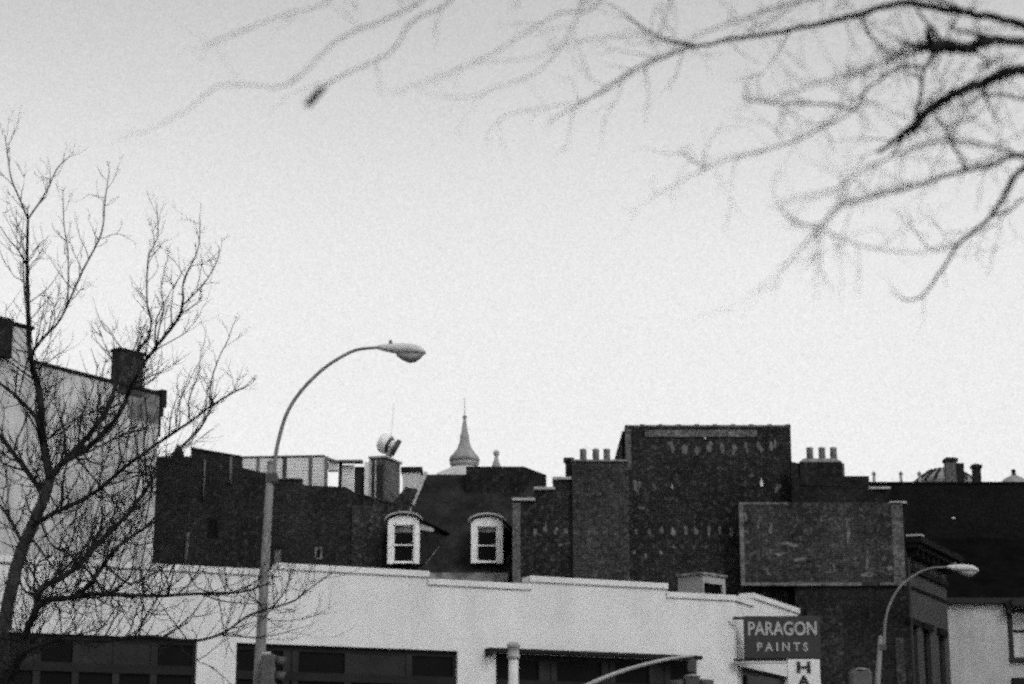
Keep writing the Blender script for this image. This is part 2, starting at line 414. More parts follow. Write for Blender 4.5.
# bulkhead on the shop's roof
bp = at(703, 590, 50.5)
bh = thing('roof_bulkhead', 'small pale flat-topped vent box with one dark opening on the white shop roof', 'roof vent', (bp.x, bp.y, zroof), R(47))
hb = at(703, 572, 50.5).z - zroof
wR, wL = 0.82, 0.80
m = MB()
m.box(0, wR + .12, 0.10, wL, 0, hb - 0.07)
m.box(0, 0.05, 0, 0.098, 0, hb - 0.07); m.box(wR, wR + 0.12, 0, 0.098, 0, hb - 0.07); m.box(0.051, wR - .001, 0, 0.098, hb - 0.26, hb - 0.07)
m.build('housing', M['stucco2'], bh)
MB().box(0.052, wR - .002, 0.06, 0.097, 0.01, hb - 0.262).build('opening', M['roofblack'], bh)
MB().box(-0.05, wR + .17, -0.05, wL + .05, hb - 0.068, hb).build('lid', M['stonedim'], bh, 0.01)

# ------------------------------------------------------------------ the paint sign at the corner
YS = cxy.y - 0.25
P = flat(YS)
sx0, sx1 = P.u(744.5, 637), P.u(820.5, 637); sz1, sz0 = P.z(780, 616), P.z(780, 658.5)
sg = thing('shop_sign', 'dark rectangular projecting sign lettered PARAGON PAINTS in worn white capitals', 'sign', (0, YS, 0))
MB().box(sx0, sx1, 0, 0.16, sz0, sz1).build('sign_board', M['signdark'], sg, 0.01)
def text(name, s, x0, x1, z0, z1, y, m, parent, off=0.0):
    cu = bpy.data.curves.new(name, 'FONT'); cu.body = s; cu.extrude = 0.01; cu.offset = off; cu.size = 1
    tmp = bpy.data.objects.new(name, cu); col.objects.link(tmp)
    bpy.context.view_layer.update()
    me = bpy.data.meshes.new_from_object(tmp.evaluated_get(bpy.context.evaluated_depsgraph_get()))
    bpy.data.objects.remove(tmp)
    xs = [v.co.x for v in me.vertices]; ys = [v.co.y for v in me.vertices]
    ax, bx, ay, by = min(xs), max(xs), min(ys), max(ys)
    for v in me.vertices:
        X = x0 + (v.co.x - ax) / (bx - ax) * (x1 - x0); Z = z0 + (v.co.y - ay) / (by - ay) * (z1 - z0)
        v.co = (X, y - v.co.z, Z)
    me.materials.clear(); me.materials.append(m); me.name = name
    o = bpy.data.objects.new(name, me); col.objects.link(o); o.parent = parent
    return o
text('lettering', 'PARAGON', P.u(748, 628), P.u(816.5, 628), P.z(780, 635.5), P.z(780, 621.5), -0.012, M['signletter'], sg, 0.022)
text('lettering', 'P A I N T S', P.u(757, 646), P.u(808, 646), P.z(780, 651.4), P.z(780, 642.4), -0.012, M['signletter'], sg, 0.022)
MB().box(sx0 - 0.25, sx0 - 0.001, 0.05, 0.11, sz1 - 0.07, sz1 - 0.01).build('bracket', M['signblack'], sg)
br = MB().box(sx0 - 0.25, P.u(785), 0.03, 0.13, sz0 - 0.05, sz0 - 0.004)
br.build('bracket', M['signblack'], sg)
br = MB().box(sx0 - 0.25, P.u(785), 0.03, 0.13, sz0 - 0.11, sz0 - 0.075)
br.build('bracket', M['stone'], sg)
hx0, hx1 = P.u(788, 670), P.u(820.3, 670)
hs = thing('hanging_sign', 'narrow white vertical sign with black block letters below the dark paint sign', 'sign', (0, YS, 0))
MB().box(hx0, hx1, 0.02, 0.14, sz0 - 2.7, sz0 - 0.012).build('sign_board', M['signwhite'], hs, 0.008)
text('lettering', 'H', P.u(797, 667), P.u(810.5, 667), P.z(800, 673), P.z(800, 661.5), 0.008, M['signblack'], hs, 0.03)
text('lettering', 'A', P.u(797, 680), P.u(811, 680), P.z(800, 686.8), P.z(800, 675.3), 0.008, M['signblack'], hs, 0.03)

# ------------------------------------------------------------------ pale building on the left
cL = at(152.5, 560, 58)
azL = R(38.7)
PL = Plane((cL.x, cL.y), (math.sin(azL), math.cos(azL)))
lb = thing('stucco_building', 'tall pale grey stuccoed building with a sloping roofline behind the bare tree', 'building', (cL.x, cL.y, 0), PL.rz)
ztop = PL.z(100, 379)
ust = PL.u(31, 350); zst = PL.z(16, 326)
uE = PL.u(-260, 400)
prof = [(uE, zst), (ust, zst), (ust, PL.z(32, 363)), (0, PL.z(152, 393.5))]
wall_cells(MB(), prof, [], 0, 0.4).build('party_wall', M['stucco'], lb)
MB().box(uE, 0, 0.41, 11, 0, PL.z(152, 393.5) - 0.5).build('building_body', M['stucco'], lb)
m = MB()
m.prism([(ust + .01, PL.z(32, 363) + .003), (0.02, PL.z(152, 393.5) + .003), (0.02, PL.z(152, 393.5) + .09), (ust + .01, PL.z(32, 363) + .09)], -0.06, 0.46)
m.box(uE, ust + .05, -0.06, 0.46, zst + .003, zst + .09)
m.build('coping', M['tar'], lb)
# front cornice, seen end-on past the corner
zc = PL.z(157, 399)
m = MB().box(0.004, 0.20, -0.10, 11, zc - 0.22, zc + 0.30).box(0.004, 0.14, -0.05, 11, zc - 0.5, zc - 0.219).box(0.004, 0.07, -0.03, 11, zc - 1.1, zc - 0.499)
m.build('cornice', M['frame'], lb)
MB().box(-1.2, -0.001, -0.01, -0.001, zc - 0.75, zc + .2).build('cornice_shade_patch', M['stonedim'], lb)  # cornice shadow painted on the wall as a thin mottled patch
u_a, u_b = PL.u(119, 370), PL.u(143, 375)
zcb = PL.z(112, 383)
m = MB().box(u_a, u_b, -0.02, 0.36, PL.z(141, 388) - 0.3, PL.z(125, 352))
m.build('chimney', M['brickpale'], lb)
m = MB().box(u_a - .03, u_b + .03, -0.04, 0.39, PL.z(125, 352) + .002, PL.z(125, 352) + 0.1).build('chimney_cap', M['tar'], lb)
u_a, u_b = PL.u(-14, 340), PL.u(7, 340)
MB().box(u_a, u_b, -0.25, -0.005, PL.z(4, 359), zst + .095).build('chimney', M['brickdark'], lb)

# ------------------------------------------------------------------ dark brick building (left of centre)
YA = 62.0
A = flat(YA)
ab = thing('brick_building', 'dark sooty brick rear wall with a ragged sloping parapet behind the street lamp', 'building', (0, YA, 0))
def pp(P, L): return [P.uz(x, y) for x, y in L]
topA = [(153, 456.4), (191, 456.4), (191, 448.8), (241, 457.4), (241, 467.5), (266, 473), (266, 480), (302, 480), (302, 485), (346, 487), (358, 494.5), (389, 503)]
wall_cells(MB(), pp(A, topA), [], 0, 0.4).build('rear_wall', M['brick'], ab)
zA = A.z(330, 500)
MB().box(A.u(153), A.u(392), 0.42, 9, 0, zA).build('building_body', M['tar'], ab)
m = MB()
for (xa, ya), (xb, yb) in (((191, 448.8), (241, 457.4)), ((266, 480), (302, 480)), ((358, 494.5), (389, 503))):
    (ua, za), (ub, zb) = A.uz(xa, ya), A.uz(xb, yb)
    MB().prism([(ua, za + .002), (ub, zb + .002), (ub, zb + .05), (ua, za + .05)], -0.04, 0.44).build('coping', M['brickpale'], ab)
# paler patched brick pier under the stack
MB().box(A.u(352, 530), A.u(384, 530), -0.06, -0.002, 0, A.z(368, 506)).build('pier', M['brickpale'], ab)
# pipes down the wall
MB().tube([(A.u(226.5), -0.06, A.z(226, 457)), (A.u(226.5), -0.06, A.z(226, 484))], 0.05, 6).build('pipe', M['postgrey'], ab)
MB().tube([(A.u(186), -0.06, A.z(186, 533)), (A.u(184), -0.06, A.z(184, 566))], 0.06, 6).build('pipe', M['postgrey'], ab)
MB().tube([(A.u(200), -0.06, A.z(200, 460)), (A.u(200), -0.06, A.z(200, 500))], 0.03, 6).build('pipe', M['postgrey'], ab)
# small rear windows
def small_window(P, par, x0, x1, y0, y1, fm, sunk=0.03):
    ua, ub, za, zb = P.u(x0), P.u(x1), P.z(x0, y1), P.z(x0, y0)
    f = MB().box(ua, ub, -sunk, -0.002, za, zb).build('window', fm, par)
    MB().box(ua + .05, ub - .05, -sunk - .012, -sunk - .001, za + .03, zb - .09).build('pane', M['glass'], f)
small_window(A, ab, 314, 321, 547, 559, M['stonedim'])
MB().box(A.u(273.5), A.u(280), -.03, -.002, A.z(277, 575), A.z(277, 549.5)).build('boarded_door', M['stonedim'], ab)
MB().box(A.u(270.5), A.u(282), -.09, -.031, A.z(277, 549), A.z(277, 545.5)).build('door_hood', M['tar'], ab)
small_window(A, ab, 205, 217, 517, 538, M['brickdark'])
# dark pointed stub on the parapet
q = A.uz(177, 456.4)
MB().lathe([(0.22, q[1] - .3), (0.19, q[1] + .1), (0.10, q[1] + .32), (0.02, q[1] + .42)], q[0], 0.2, 8).build('roof_stub', M['brickdark'], ab)

# ------------------------------------------------------------------ pale penthouse on that roof
YP = 65.5
PT = flat(YP)
ph = thing('roof_penthouse', 'pale clapboard roof shelter with dark posts and one open bay behind the brick parapet', 'penthouse', (0, YP, zA))
def bz(x0, x1, y0, y1, P=PT): return P.u(x0), P.u(x1), P.z((x0 + x1) / 2, y1) - zA, P.z((x0 + x1) / 2, y0) - zA
def clap(name, x0, x1, y0, y1, dy, m):
    a, b, z0, z1 = bz(x0, x1, y0, y1); mb = MB()
    n = max(3, int((z1 - max(z0, 0.2)) / 0.11)); zb = max(z0, 0.2); h = (z1 - zb) / n
    for k in range(n):
        zz = zb + k * h
        mb.add([(a, dy - .012, zz), (b, dy - .012, zz), (b, dy, zz + h), (a, dy, zz + h), (a, dy + .05, zz), (b, dy + .05, zz), (b, dy + .05, zz + h), (a, dy + .05, zz + h)],
               [(0, 1, 2, 3), (0, 3, 7, 4), (1, 5, 6, 2), (4, 5, 1, 0), (4, 7, 6, 5)])
    return mb.build(name, m, ph)
clap('siding', 236, 252.5, 458, 500, 0, M['siding'])
clap('siding', 255.5, 279, 458, 500, 0, M['siding'])
clap('siding', 283.2, 305.5, 457.3, 500, 0, M['siding'])
clap('siding', 309.2, 321.5, 457, 500, 0, M['siding'])
def post(x0, x1, y0, m, dy=-0.04):
    a, b, z0, z1 = bz(x0, x1, y0, 505); MB().box(a, b, dy, dy + .14, 0.0, z1).build('post', m, ph)
post(252.7, 255.3, 457.5, M['postgrey']); post(279.3, 283, 456, M['postdark']); post(305.8, 309, 456.5, M['postgrey'])
post(321.8, 324.8, 456.5, M['postgrey'])
post(334.5, 338, 459, M['postdark'], 0.5); post(361.5, 366, 460.5, M['siding'], 0.3)
a, b, z0, z1 = bz(324.8, 334.4, 459, 468.5); MB().box(a, b, 0.3, 0.36, z0, z1).build('upper_panel', M['siding'], ph)
a, b, z0, z1 = bz(324.8, 334.4, 468.7, 470); MB().box(a, b, 0.28, 0.38, z0, z1).build('rail', M['postgrey'], ph)
clap('siding', 338.2, 350.5, 462.5, 500, 0.45, M['siding'])
a, b, z0, z1 = bz(350.8, 361.3, 464, 500); MB().box(a, b, 0.5, 0.56, .1, z1).build('dark_panel', M['frame2'], ph)
rb = MB()
p = [(236, 458), (321.8, 456.6)]
a, za = PT.uz(236, 457.6); b, zb = PT.uz(324.8, 456.2)
rb.prism([(a, za - zA), (b, zb - zA), (b, zb - zA + .035), (a, za - zA + .035)], -0.06, 2.4)
rb.build('roof_edge', M['stonedim'], ph)
rb = MB(); a, za = PT.uz(324.9, 457.0); b, zb = PT.uz(336, 460.5); c_, zc_ = PT.uz(362, 460.5)
rb.prism([(a, za - zA), (b, zb - zA), (c_, zc_ - zA), (c_, zc_ - zA + .07), (b, zb - zA + .06), (a, za - zA + .06)], 0.2, 0.62)
rb.build('roof_edge', M['stonedim'], ph)

# ------------------------------------------------------------------ chimney stack beside it, with its ventilator
YK = 62.8
K = flat(YK)
ks = thing('chimney_stack', 'square brick chimney stack with dark flue slots and a pale cap left of the dormers', 'chimney', (K.u(378, 470), YK, 0), R(-19))
kz0, kz1 = K.z(384, 512), K.z(384, 458.5)
hw = 0.265
m = MB().box(-hw, hw, 0, 1.2, 0, kz1)
m.build('stack', M['brickgrey'], ks)
for a, b in ((-hw + .06, -hw + .17), (-hw + .22, hw - .07)): MB().box(a, b, -0.012, -0.001, kz0 + .15, kz1 - .2).build('flue_slot', M['signblack'], ks)
for a, b in ((-hw - .03, -hw + .05), (-hw + .175, -hw + .215)): MB().box(a, b, -0.05, -0.013, kz0, kz1 - .03).build('pilaster', M['stone'], ks)
MB().box(-hw - .06, hw + .06, -0.07, 1.27, kz1 + .002, kz1 + .08).build('cap', M['stone'], ks, 0.02)
kp = K.uz(388, 443)
vt = thing('roof_ventilator', 'round tilted sheet-metal ventilator cowl on top of the brick chimney stack', 'ventilator', (kp[0], YK + .5, kz1 + .092), R(0))
hz = kp[1] - (kz1 + .09)
m = MB(); m.tube([(0, 0, 0), (0, 0, hz - .1)], 0.10, 10); m.build('neck', M['zinc'], vt)
ax = Vector((0.86, -0.22, -0.46)).normalized()
c0 = Vector((-0.05, 0, hz + .05))
m = MB(); m.tube([c0 - ax * .27, c0 - ax * .25, c0 - ax * .16, c0 - ax * .02, c0 + ax * .05], [.14, .26, .33, .34, .32], 16); m.build('hood', M['winwhite'], vt)
m = MB(); m.tube([c0 + ax * .051, c0 + ax * .12], [.282, .25], 16); m.build('mouth', M['signal'], vt)
m = MB(); m.tube([c0 + ax * .121, c0 + ax * .19], [.20, .20], 16); m.build('collar', M['winwhite'], vt)
u2_ = Vector((.46, 0, .86)); v2_ = Vector((0, 1, 0)); q = c0 + ax * .30
m = MB(); m.tube([q - u2_ * .27, q + u2_ * .30], [.085, .085], 8); m.build('baffle', M['signal'], vt)
MB().tube([(0.05, -.3, 0), (0.16, -.3, hz + 1.35)], 0.006, 5).build('aerial', M['steel'], vt)

# ------------------------------------------------------------------ small pale chimney behind the party wall
Y6 = 67.0; P6 = flat(Y6)
sc = thing('small_chimney', 'low pale rendered chimney with a dark slab cap left of the slate roof', 'chimney', (P6.u(410), Y6, 0))
w = (P6.u(419) - P6.u(401)) / 2; zt = P6.z(410, 472)
MB().box(-w, w, 0, .8, 0, zt).build('stack', M['stucco'], sc)
MB().box(-w - .06, w + .06, -.06, .86, zt + .001, zt + .17).build('cap', M['frame'], sc)

# ------------------------------------------------------------------ slate mansard house with two dormers
YM = 61.0
Q = flat(YM)
mh = thing('mansard_house', 'house with a steep dark slate roof and two white arched dormers in the middle distance', 'house', (0, YM, 0))
ze = Q.z(450, 573)
e0, e1 = Q.u(386, 573), Q.u(541, 573)
tL, tR, tz = at(425, 474.5, YM + 3.2), at(541, 474.5, YM + 3.2), at(470, 474.5, YM + 3.2).z
m = MB()
m.add([(e0, .12, ze), (e1, .12, ze), (tR.x, 3.2, tz), (tL.x, 3.2, tz), (e0, 8, ze), (e1, 8, ze), (tR.x, 5.5, tz), (tL.x, 5.5, tz)],
      [(0, 1, 2, 3), (1, 5, 6, 2), (5, 4, 7, 6), (4, 0, 3, 7), (3, 2, 6, 7), (0, 4, 5, 1)])
m.build('roof', M['slate'], mh)
MB().box(e0, e1, 0.1, 8, 0, ze - .005).build('front_wall', M['brick'], mh)
# eaves cornice, pale and chipped
MB().box(Q.u(424), e1 - 1.0, -0.22, 0.098, ze - .30, ze - .02).build('cornice', M['stonedim'], mh)
MB().box(Q.u(424), e1 - 1.0, -0.10, 0.098, ze - .5, ze - .302).build('gutter', M['frame'], mh)
# raking flashing down the left hip
p1, p2 = Vector((tL.x + .02, 3.16, tz + .04)), Vector((tL.x - 1.05, 1.2, tz - 1.0))
hipd = (Vector((e0, .12, ze)) - Vector((tL.x, 3.2, tz)))
p2 = Vector((tL.x, 3.2, tz)) + hipd * .34
MB().tube([p1, p2 + Vector((0, -.04, .03))], 0.075, 6).build('flashing', M['stone'], mh)
# party wall that rakes down left of the roof
w_ = MB().prism(pp(Q, [(386, 700), (391, 700), (391, 545), (406, 520), (415, 482), (404, 476), (389, 503), (386, 512)][:0] or [(380, 640), (392, 640), (404, 512), (416, 484), (404, 482), (388, 502), (380, 512)]), 0.9, 1.2)
w_.build('party_wall', M['brick'], mh)
# box room on the roof
bx0, bx1 = at(466, 480, YM + 2.6).x, at(524, 480, YM + 2.6).x
zb1 = at(495, 466.5, YM + 2.6).z
rm = MB().plan([(bx0, 2.6), (bx1, 2.6), (bx1 + .75, 4.2), (bx1 + .6, 6.2), (bx0, 6.2)], tz - 1.4, zb1)
rm.build('box_room', M['brickdark'], mh)
def roof_y(z): return .12 + (z - ze) / (tz - ze) * 3.08
def dormer(x0, x1, y0, y1, flare):
    ua, ub = Q.u(x0, 545), Q.u(x1, 545); zb, zt = Q.z((x0 + x1) / 2, y1), Q.z((x0 + x1) / 2, y0)
    w = ub - ua; cx_ = (ua + ub) / 2; yf = -0.02
    arch = lambda k, r, h: [(cx_ + r * math.cos(R(a)), zt - .16 + h * math.sin(R(a))) for a in range(0, 181, 15)][::1]
    body = [(ua + .02, zb + .02), (ub - .02, zb + .02), (ub - .02, zt - .17)] + arch(0, w / 2 - .02, .14)[1:-1] + [(ua + .02, zt - .17)]
    do = MB().prism(body, yf + .16, roof_y(zt) + .2).build('dormer', M['slate'], mh)
    # front: casing with a real opening, feet standing on the slates
    t_ = .165; ft = zt - .31
    fr = MB().box(ua, ua + t_, yf, yf + .15, zb, ft).box(ub - t_, ub, yf, yf + .15, zb, ft).box(ua + t_ - .001, ub - t_ + .001, yf + .01, yf + .14, zb + .02, zb + .055)
    fr.prism([(ua, ft - .002), (ub, ft - .002)] + [(cx_ + w / 2 * math.cos(R(a)), ft + .08 + .20 * math.sin(R(a))) for a in range(0, 181, 15)], yf + .001, yf + .149)
    fr.build('casing', M['winwhite'], do, 0.012)
    o_ = [(cx_ + (w / 2 + .09) * math.cos(R(a)), ft + .15 + .26 * math.sin(R(a))) for a in range(0, 181, 12)]
    i_ = [(cx_ + (w / 2 + .085) * math.cos(R(a)), ft + .105 + .25 * math.sin(R(a))) for a in range(0, 181, 12)]
    hd = MB()
    for k in range(len(o_) - 1): hd.prism([i_[k], o_[k], o_[k+1], i_[k+1]], yf - .13, yf + .2)
    hd.build('hood', M['stone'], do)
    sx0, sx1 = ua + t_, ub - t_; mid = zb + (ft - zb) * .49
    sa = MB()
    for z0, z1, yy in ((zb + .06, mid + .02, yf + .08), (mid - .02, ft - .003, yf + .055)):
        sa.box(sx0 + .002, sx0 + .045, yy, yy + .03, z0, z1).box(sx1 - .045, sx1 - .002, yy, yy + .03, z0, z1)
        sa.box(sx0 + .044, sx1 - .044, yy + .001, yy + .029, z0, z0 + .038).box(sx0 + .044, sx1 - .044, yy + .001, yy + .029, z1 - .03, z1 - .001)
    sa.build('sash', M['winwhite'], do)
    MB().box(sx0 + .003, sx1 - .003, yf + .118, yf + .13, zb + .061, ft - .004).build('pane', M['glass'], do)
    # half-drawn pale blind behind the upper sash
    MB().box(sx0 + .05, sx1 - .05, yf + .112, yf + .1175, ft - .16 - flare * .06, ft - .035).build('blind', M['stonedim'], do)
    # the cheek and side roof that run back to the slates on the right
    k = .40 + .40 * flare
    zs = ft + .13; yr = roof_y(zs - .22)
    ck = MB()
    ck.add([(ub - .02, yf + .151, zb + .02), (ub - .02, yf + .151, zs - .04), (ub + k, yr, zs - .25), (ub + .18 * k, roof_y(zb) + .02, zb + .02),
            (ua + .1, yf + .16, zb + .02), (ua + .1, yf + .16, zs - .04), (ua + .1, yr, zs - .25)], [(0, 3, 2, 1), (1, 2, 6, 5)])
    ck.build('cheek', M['slate'], do)
    MB().tube([(ub + .03, yf - .02, zs + .02), (ub + k + .04, yr - .02, zs - .23)], .05, 6).build('side_eaves', M['roofblack'], do)
    MB().tube([(ub + k, yr - .01, zs - .29), (ub + .18 * k + .03, roof_y(zb) - .0, zb + .04)], .018, 5).build('side_flashing', M['stonedim'], do)
    if flare:
        f_ = MB(); f_.add([(ub + .01, yf + .12, zs - .08), (ub + .01, yf + .12, zs - .26), (ub + .42, yf + .3, zs - .30), (ub + .42, yf + .3, zs - .2)], [(0, 1, 2, 3)])
        f_.build('pale_soffit', M['stone'], do)
dormer(387.5, 419.5, 515, 564, 1)
dormer(471, 503, 516.5, 563.5, 0)
# ------------------------------------------------------------------ cupola far behind, and a small pinnacle
YC = 115.0; C_ = flat(YC)
cu = thing('cupola', 'pale onion-shaped church spire with ball finial rising behind the slate roof', 'spire', (C_.u(464.5, 450), YC, 0))
pr = lambda r, y: (r / FPX * YC / CP * 1.0, C_.z(464.5, y))
MB().lathe([(3.2, 0), (3.2, C_.z(464.5, 520)), pr(32, 478), pr(27, 474), pr(17, 469.5), pr(13, 467.5)], sides=20).build('drum_roof', M['stucco'], cu)
MB().lathe([pr(12, 467.6), pr(14.3, 465), pr(14.6, 462.5), pr(11.5, 461.8), pr(15.2, 461), pr(14.6, 457.5), pr(11, 453.5), pr(7.2, 448.5), pr(5.2, 443), pr(4.4, 438), pr(4.6, 435.5), pr(3.6, 434.5), pr(3.0, 430), pr(2.0, 423), pr(1.3, 419)], sides=20).build('onion', M['spire'], cu)
MB().lathe([pr(1.0, 419.1), pr(2.1, 418), pr(2.3, 416.8), pr(1.2, 415.4), pr(.4, 414.6)], sides=10).build('finial', M['spire'], cu)
MB().tube([(0, 0, C_.z(464.5, 414.8)), (0, 0, C_.z(464.5, 398))], 0.02, 5).build('rod', M['steel'], cu)
YF = 80.0; F_ = flat(YF)
pn = thing('roof_finial', 'small pale urn-topped pinnacle on the skyline just right of the onion spire', 'finial', (F_.u(496.3, 460), YF, 0))
pr = lambda r, y: (r / FPX * YF / CP, F_.z(496, y))
MB().lathe([(.5, 0), pr(6, 480), pr(4.5, 466), pr(3.6, 464), pr(2.2, 460), pr(1.6, 456.5), pr(2.9, 454.2), pr(3.0, 452), pr(1.8, 450.5), pr(.4, 450)], sides=10).build('pinnacle', M['spire'], pn)

# ------------------------------------------------------------------ stepped gable, worn chimney breast
YB = 60.0; B = flat(YB)
sb = thing('stepped_house', 'dark brick gable wall rising in three pale-capped steps right of the dormers', 'house', (0, YB, 0))
topB = [(513, 501), (534, 501), (534, 490), (553, 490), (553, 480), (572, 480)]
wall_cells(MB(), pp(B, topB), [], 0, .45).build('gable_wall', M['bricktall'], sb)
MB().box(B.u(513), B.u(627), .46, 7, 0, B.z(520, 512)).build('building_body', M['tar'], sb)
MB().box(B.u(512.6), B.u(520.5), -.05, -.002, 0, B.z(516, 503)).build('quoin_strip', M['brickgrey'], sb)
for xa, xb, y in ((512, 535, 501), (533.6, 555, 490), (552.6, 573, 480)):
    MB().box(B.u(xa, y), B.u(xb, y), -.09, .55, B.z((xa+xb)/2, y) + .002, B.z((xa+xb)/2, y) + .09).build('coping', M['stone'], sb, .01)
MB().box(B.u(572.3, 500), B.u(628.5, 500), -.14, .5, 0, B.z(600, 462.5)).build('chimney_breast', M['brickpale'], sb)
MB().box(B.u(571.5, 462), B.u(627, 462), -.19, .55, B.z(600, 462.5) + .001, B.z(600, 462.5) + .06).build('breast_cap', M['stonedim'], sb)
ch = MB().box(B.u(567), B.u(574), .56, .85, B.z(570, 485), B.z(570, 458)).box(B.u(565), B.u(575.6), .50, .91, B.z(570, 458.0) + .001, B.z(570, 454.5))
ch.build('chimney', M['brick'], sb)
def pots(par, P, xs, y0, y1, half, y):
    zb = P.z(xs[1], y1)
    for x in xs:
        pr = lambda r, yy: (r / FPX * P.o.y, P.z(x, yy))
        MB().lathe([pr(half * 1.06, y1), pr(half * 1.02, y0 + 2.0), pr(half * 1.1, y0 + 1.8), pr(half * 1.1, y0 + .7), pr(half * .85, y0)], P.u(x, y0), y, 10).build('chimney_pot', M['pot'], par)
pots(sb, B, (583.3, 596, 607), 448, 461.7, 3.3, .15)

def ghosts(P, par, spots, y=-.006, seed=1):
    r = random.Random(seed); mb = MB()
    for (x, yy, w, h) in spots:                       # worn patches of old wall paint
        for q in range(3):
            cx_, cz_ = P.uz(x + r.uniform(-.25, .25) * w, yy + r.uniform(-.3, .3) * h)
            rw, rh = w / FPX * P.o.y * r.uniform(.22, .4), h / FPX * P.o.y * r.uniform(.3, .55)
            pts = [(cx_ + rw * math.cos(R(a)) * r.uniform(.5, 1.1), cz_ + rh * math.sin(R(a)) * r.uniform(.6, 1.1)) for a in range(0, 360, 36)]
            n = len(pts); yq = y - q * .003 - r.uniform(0, .002)
            mb.add([(px, yq, pz) for px, pz in pts], [tuple(range(n))])
    return mb.build('faded_paint', M['ghost'], par)
ghosts(B, sb, [(535, 531, 4, 9), (545, 529, 5, 8), (556, 531, 6, 8), (566, 531, 5, 9), (560, 545, 6, 3)], seed=3)

# ------------------------------------------------------------------ tall dark block
YD = 60.6; D = flat(YD)
tb = thing('brick_block', 'tallest dark brick block with ghosted rows of wall paint in the centre right', 'building', (0, YD, 0))
wall_cells(MB(), pp(D, [(625, 427), (790.5, 427.5)]), [], 0, .4).build('rear_wall', M['bricktall'], tb)
MB().box(D.u(625.2), D.u(790.2), .41, 9, 0, D.z(700, 428.5)).build('building_body', M['brickdark'], tb)
zc = D.z(707, 427)
cpn = MB().box(D.u(625, 427), D.u(790.7, 427), -.02, .42, zc + .002, zc + .06)
for k in range(9): 
    x = D.u(640 + k * 18.2, 427); cpn.box(x, x + .14, -.03, .43, zc + .05, zc + .085)
cpn.build('coping', M['brickgrey'], tb)
MB().box(D.u(645, 433), D.u(757, 433), -.035, -.002, D.z(700, 437), D.z(700, 430.2)).build('pale_band', M['brickgrey'], tb)
MB().box(D.u(625.3, 440), D.u(631, 440), -.03, -.001, D.z(627, 470), D.z(627, 429)).build('pale_edge', M['brickgrey'], tb)
ghosts(D, tb, [(672 + k * 12.5, 447 + (k % 3) * 1.0, 7, 10) for k in range(9)] + [(683, 446, 5, 12), (776, 445, 4, 10)], seed=5)
ghosts(D, tb, [(635, 531, 7, 7), (650, 531, 5, 8), (661, 532, 6, 7), (674, 531, 8, 8), (686, 530.5, 5, 10), (696, 531, 5, 9), (709, 531, 5, 9), (720, 530, 5, 9), (731, 532, 6, 8), (642, 508, 9, 3), (634, 553, 4, 5), (646, 556, 4, 5), (661, 553, 4, 4), (674, 547, 6, 3), (750, 475, 8, 3)], seed=6)
fl = MB()
for x, y, w, h in ((765, 482.5, 3.2, 9), (674.3, 486, 1.6, 6), (709, 437.5, 2.5, 4)):
    a, b, z0, z1 = D.u(x - w / 2), D.u(x + w / 2), D.z(x, y + h / 2), D.z(x, y - h / 2)
    fl.prism([(a, z0 + .05), ((a + b) / 2, z0), (b, z0 + .04), (b - .02, z1 - .1), ((a + b) / 2, z1), (a + .02, z1 - .06)], -.02, -.012)
fl.build('plaster_fleck', M['fleck'], tb)
ghosts(D, tb, [(635, 484, 7, 8), (639, 487, 6, 8), (636, 489, 6, 5), (779, 486, 8, 6), (777, 490, 5, 5), (654, 486, 4, 6)], seed=12)

# ------------------------------------------------------------------ gable with the faded painted panel, and its street front
YE = 60.0; E = flat(YE)
gh = thing('painted_gable_house', 'dark brick corner house with a big faded painted panel beside the street front', 'house', (0, YE, 0))
topE = [(790.8, 461.5), (798, 463), (798, 476), (869, 476), (869, 489.5), (889, 489.5), (889, 504), (905, 504)]
wall_cells(MB(), pp(E, topE), [], 0, .4).build('gable_wall', M['brickdark'], gh)
px0, px1, pz0, pz1 = E.u(739.5, 545), E.u(903.5, 545), E.z(820, 586), E.z(820, 503)
MB().box(px0, px1, -.10, -.004, pz0, pz1).build('painted_panel', M['brickpanel'], gh)
bd = MB().box(px0, px0 + .13, -.112, -.101, pz0, pz1).box(px0 + .131, E.u(862), -.112, -.101, pz0, pz0 + .09)
bd.box(E.u(880), E.u(894), -.112, -.101, pz0 + .02, pz0 + .09).box(px0 + .131, E.u(790), -.112, -.101, pz1 - .06, pz1)
bd.build('painted_border', M['border'], gh)
MB().box(E.u(894.5), px1, -.118, -.101, pz0 + .001, pz1 - .08).build('quoin_strip', M['brickgrey'], gh)
ghosts(E, gh, [(758, 525, 4, 9), (771, 530, 5, 8), (835, 527, 3, 14), (846, 527, 3, 14), (866, 565, 6, 12), (868, 575, 20, 5), (790, 545, 20, 5), (848, 530, 3, 30), (745, 517, 4, 9), (890, 570, 8, 8), (800, 560, 22, 4), (780, 555, 14, 5)], y=-.106, seed=9)
for xa, xb, y in ((868.5, 890, 489.5), (888.6, 906.5, 504)):
    MB().box(E.u(xa, y), E.u(xb, y), -.09, .5, E.z((xa+xb)/2, y) + .002, E.z((xa+xb)/2, y) + .075).build('coping', M['stone'], gh, .01)
# paler patch of brick on the lower wall, right of the sign
MB().box(E.u(806), E.u(842), -.03, -.002, 0, E.z(824, 606)).build('patched_brick', M['brick'], gh)
MB().box(E.u(893), E.u(902), -.03, -.002, 0, E.z(897, 638)).build('pale_patch', M['brickpale'], gh)
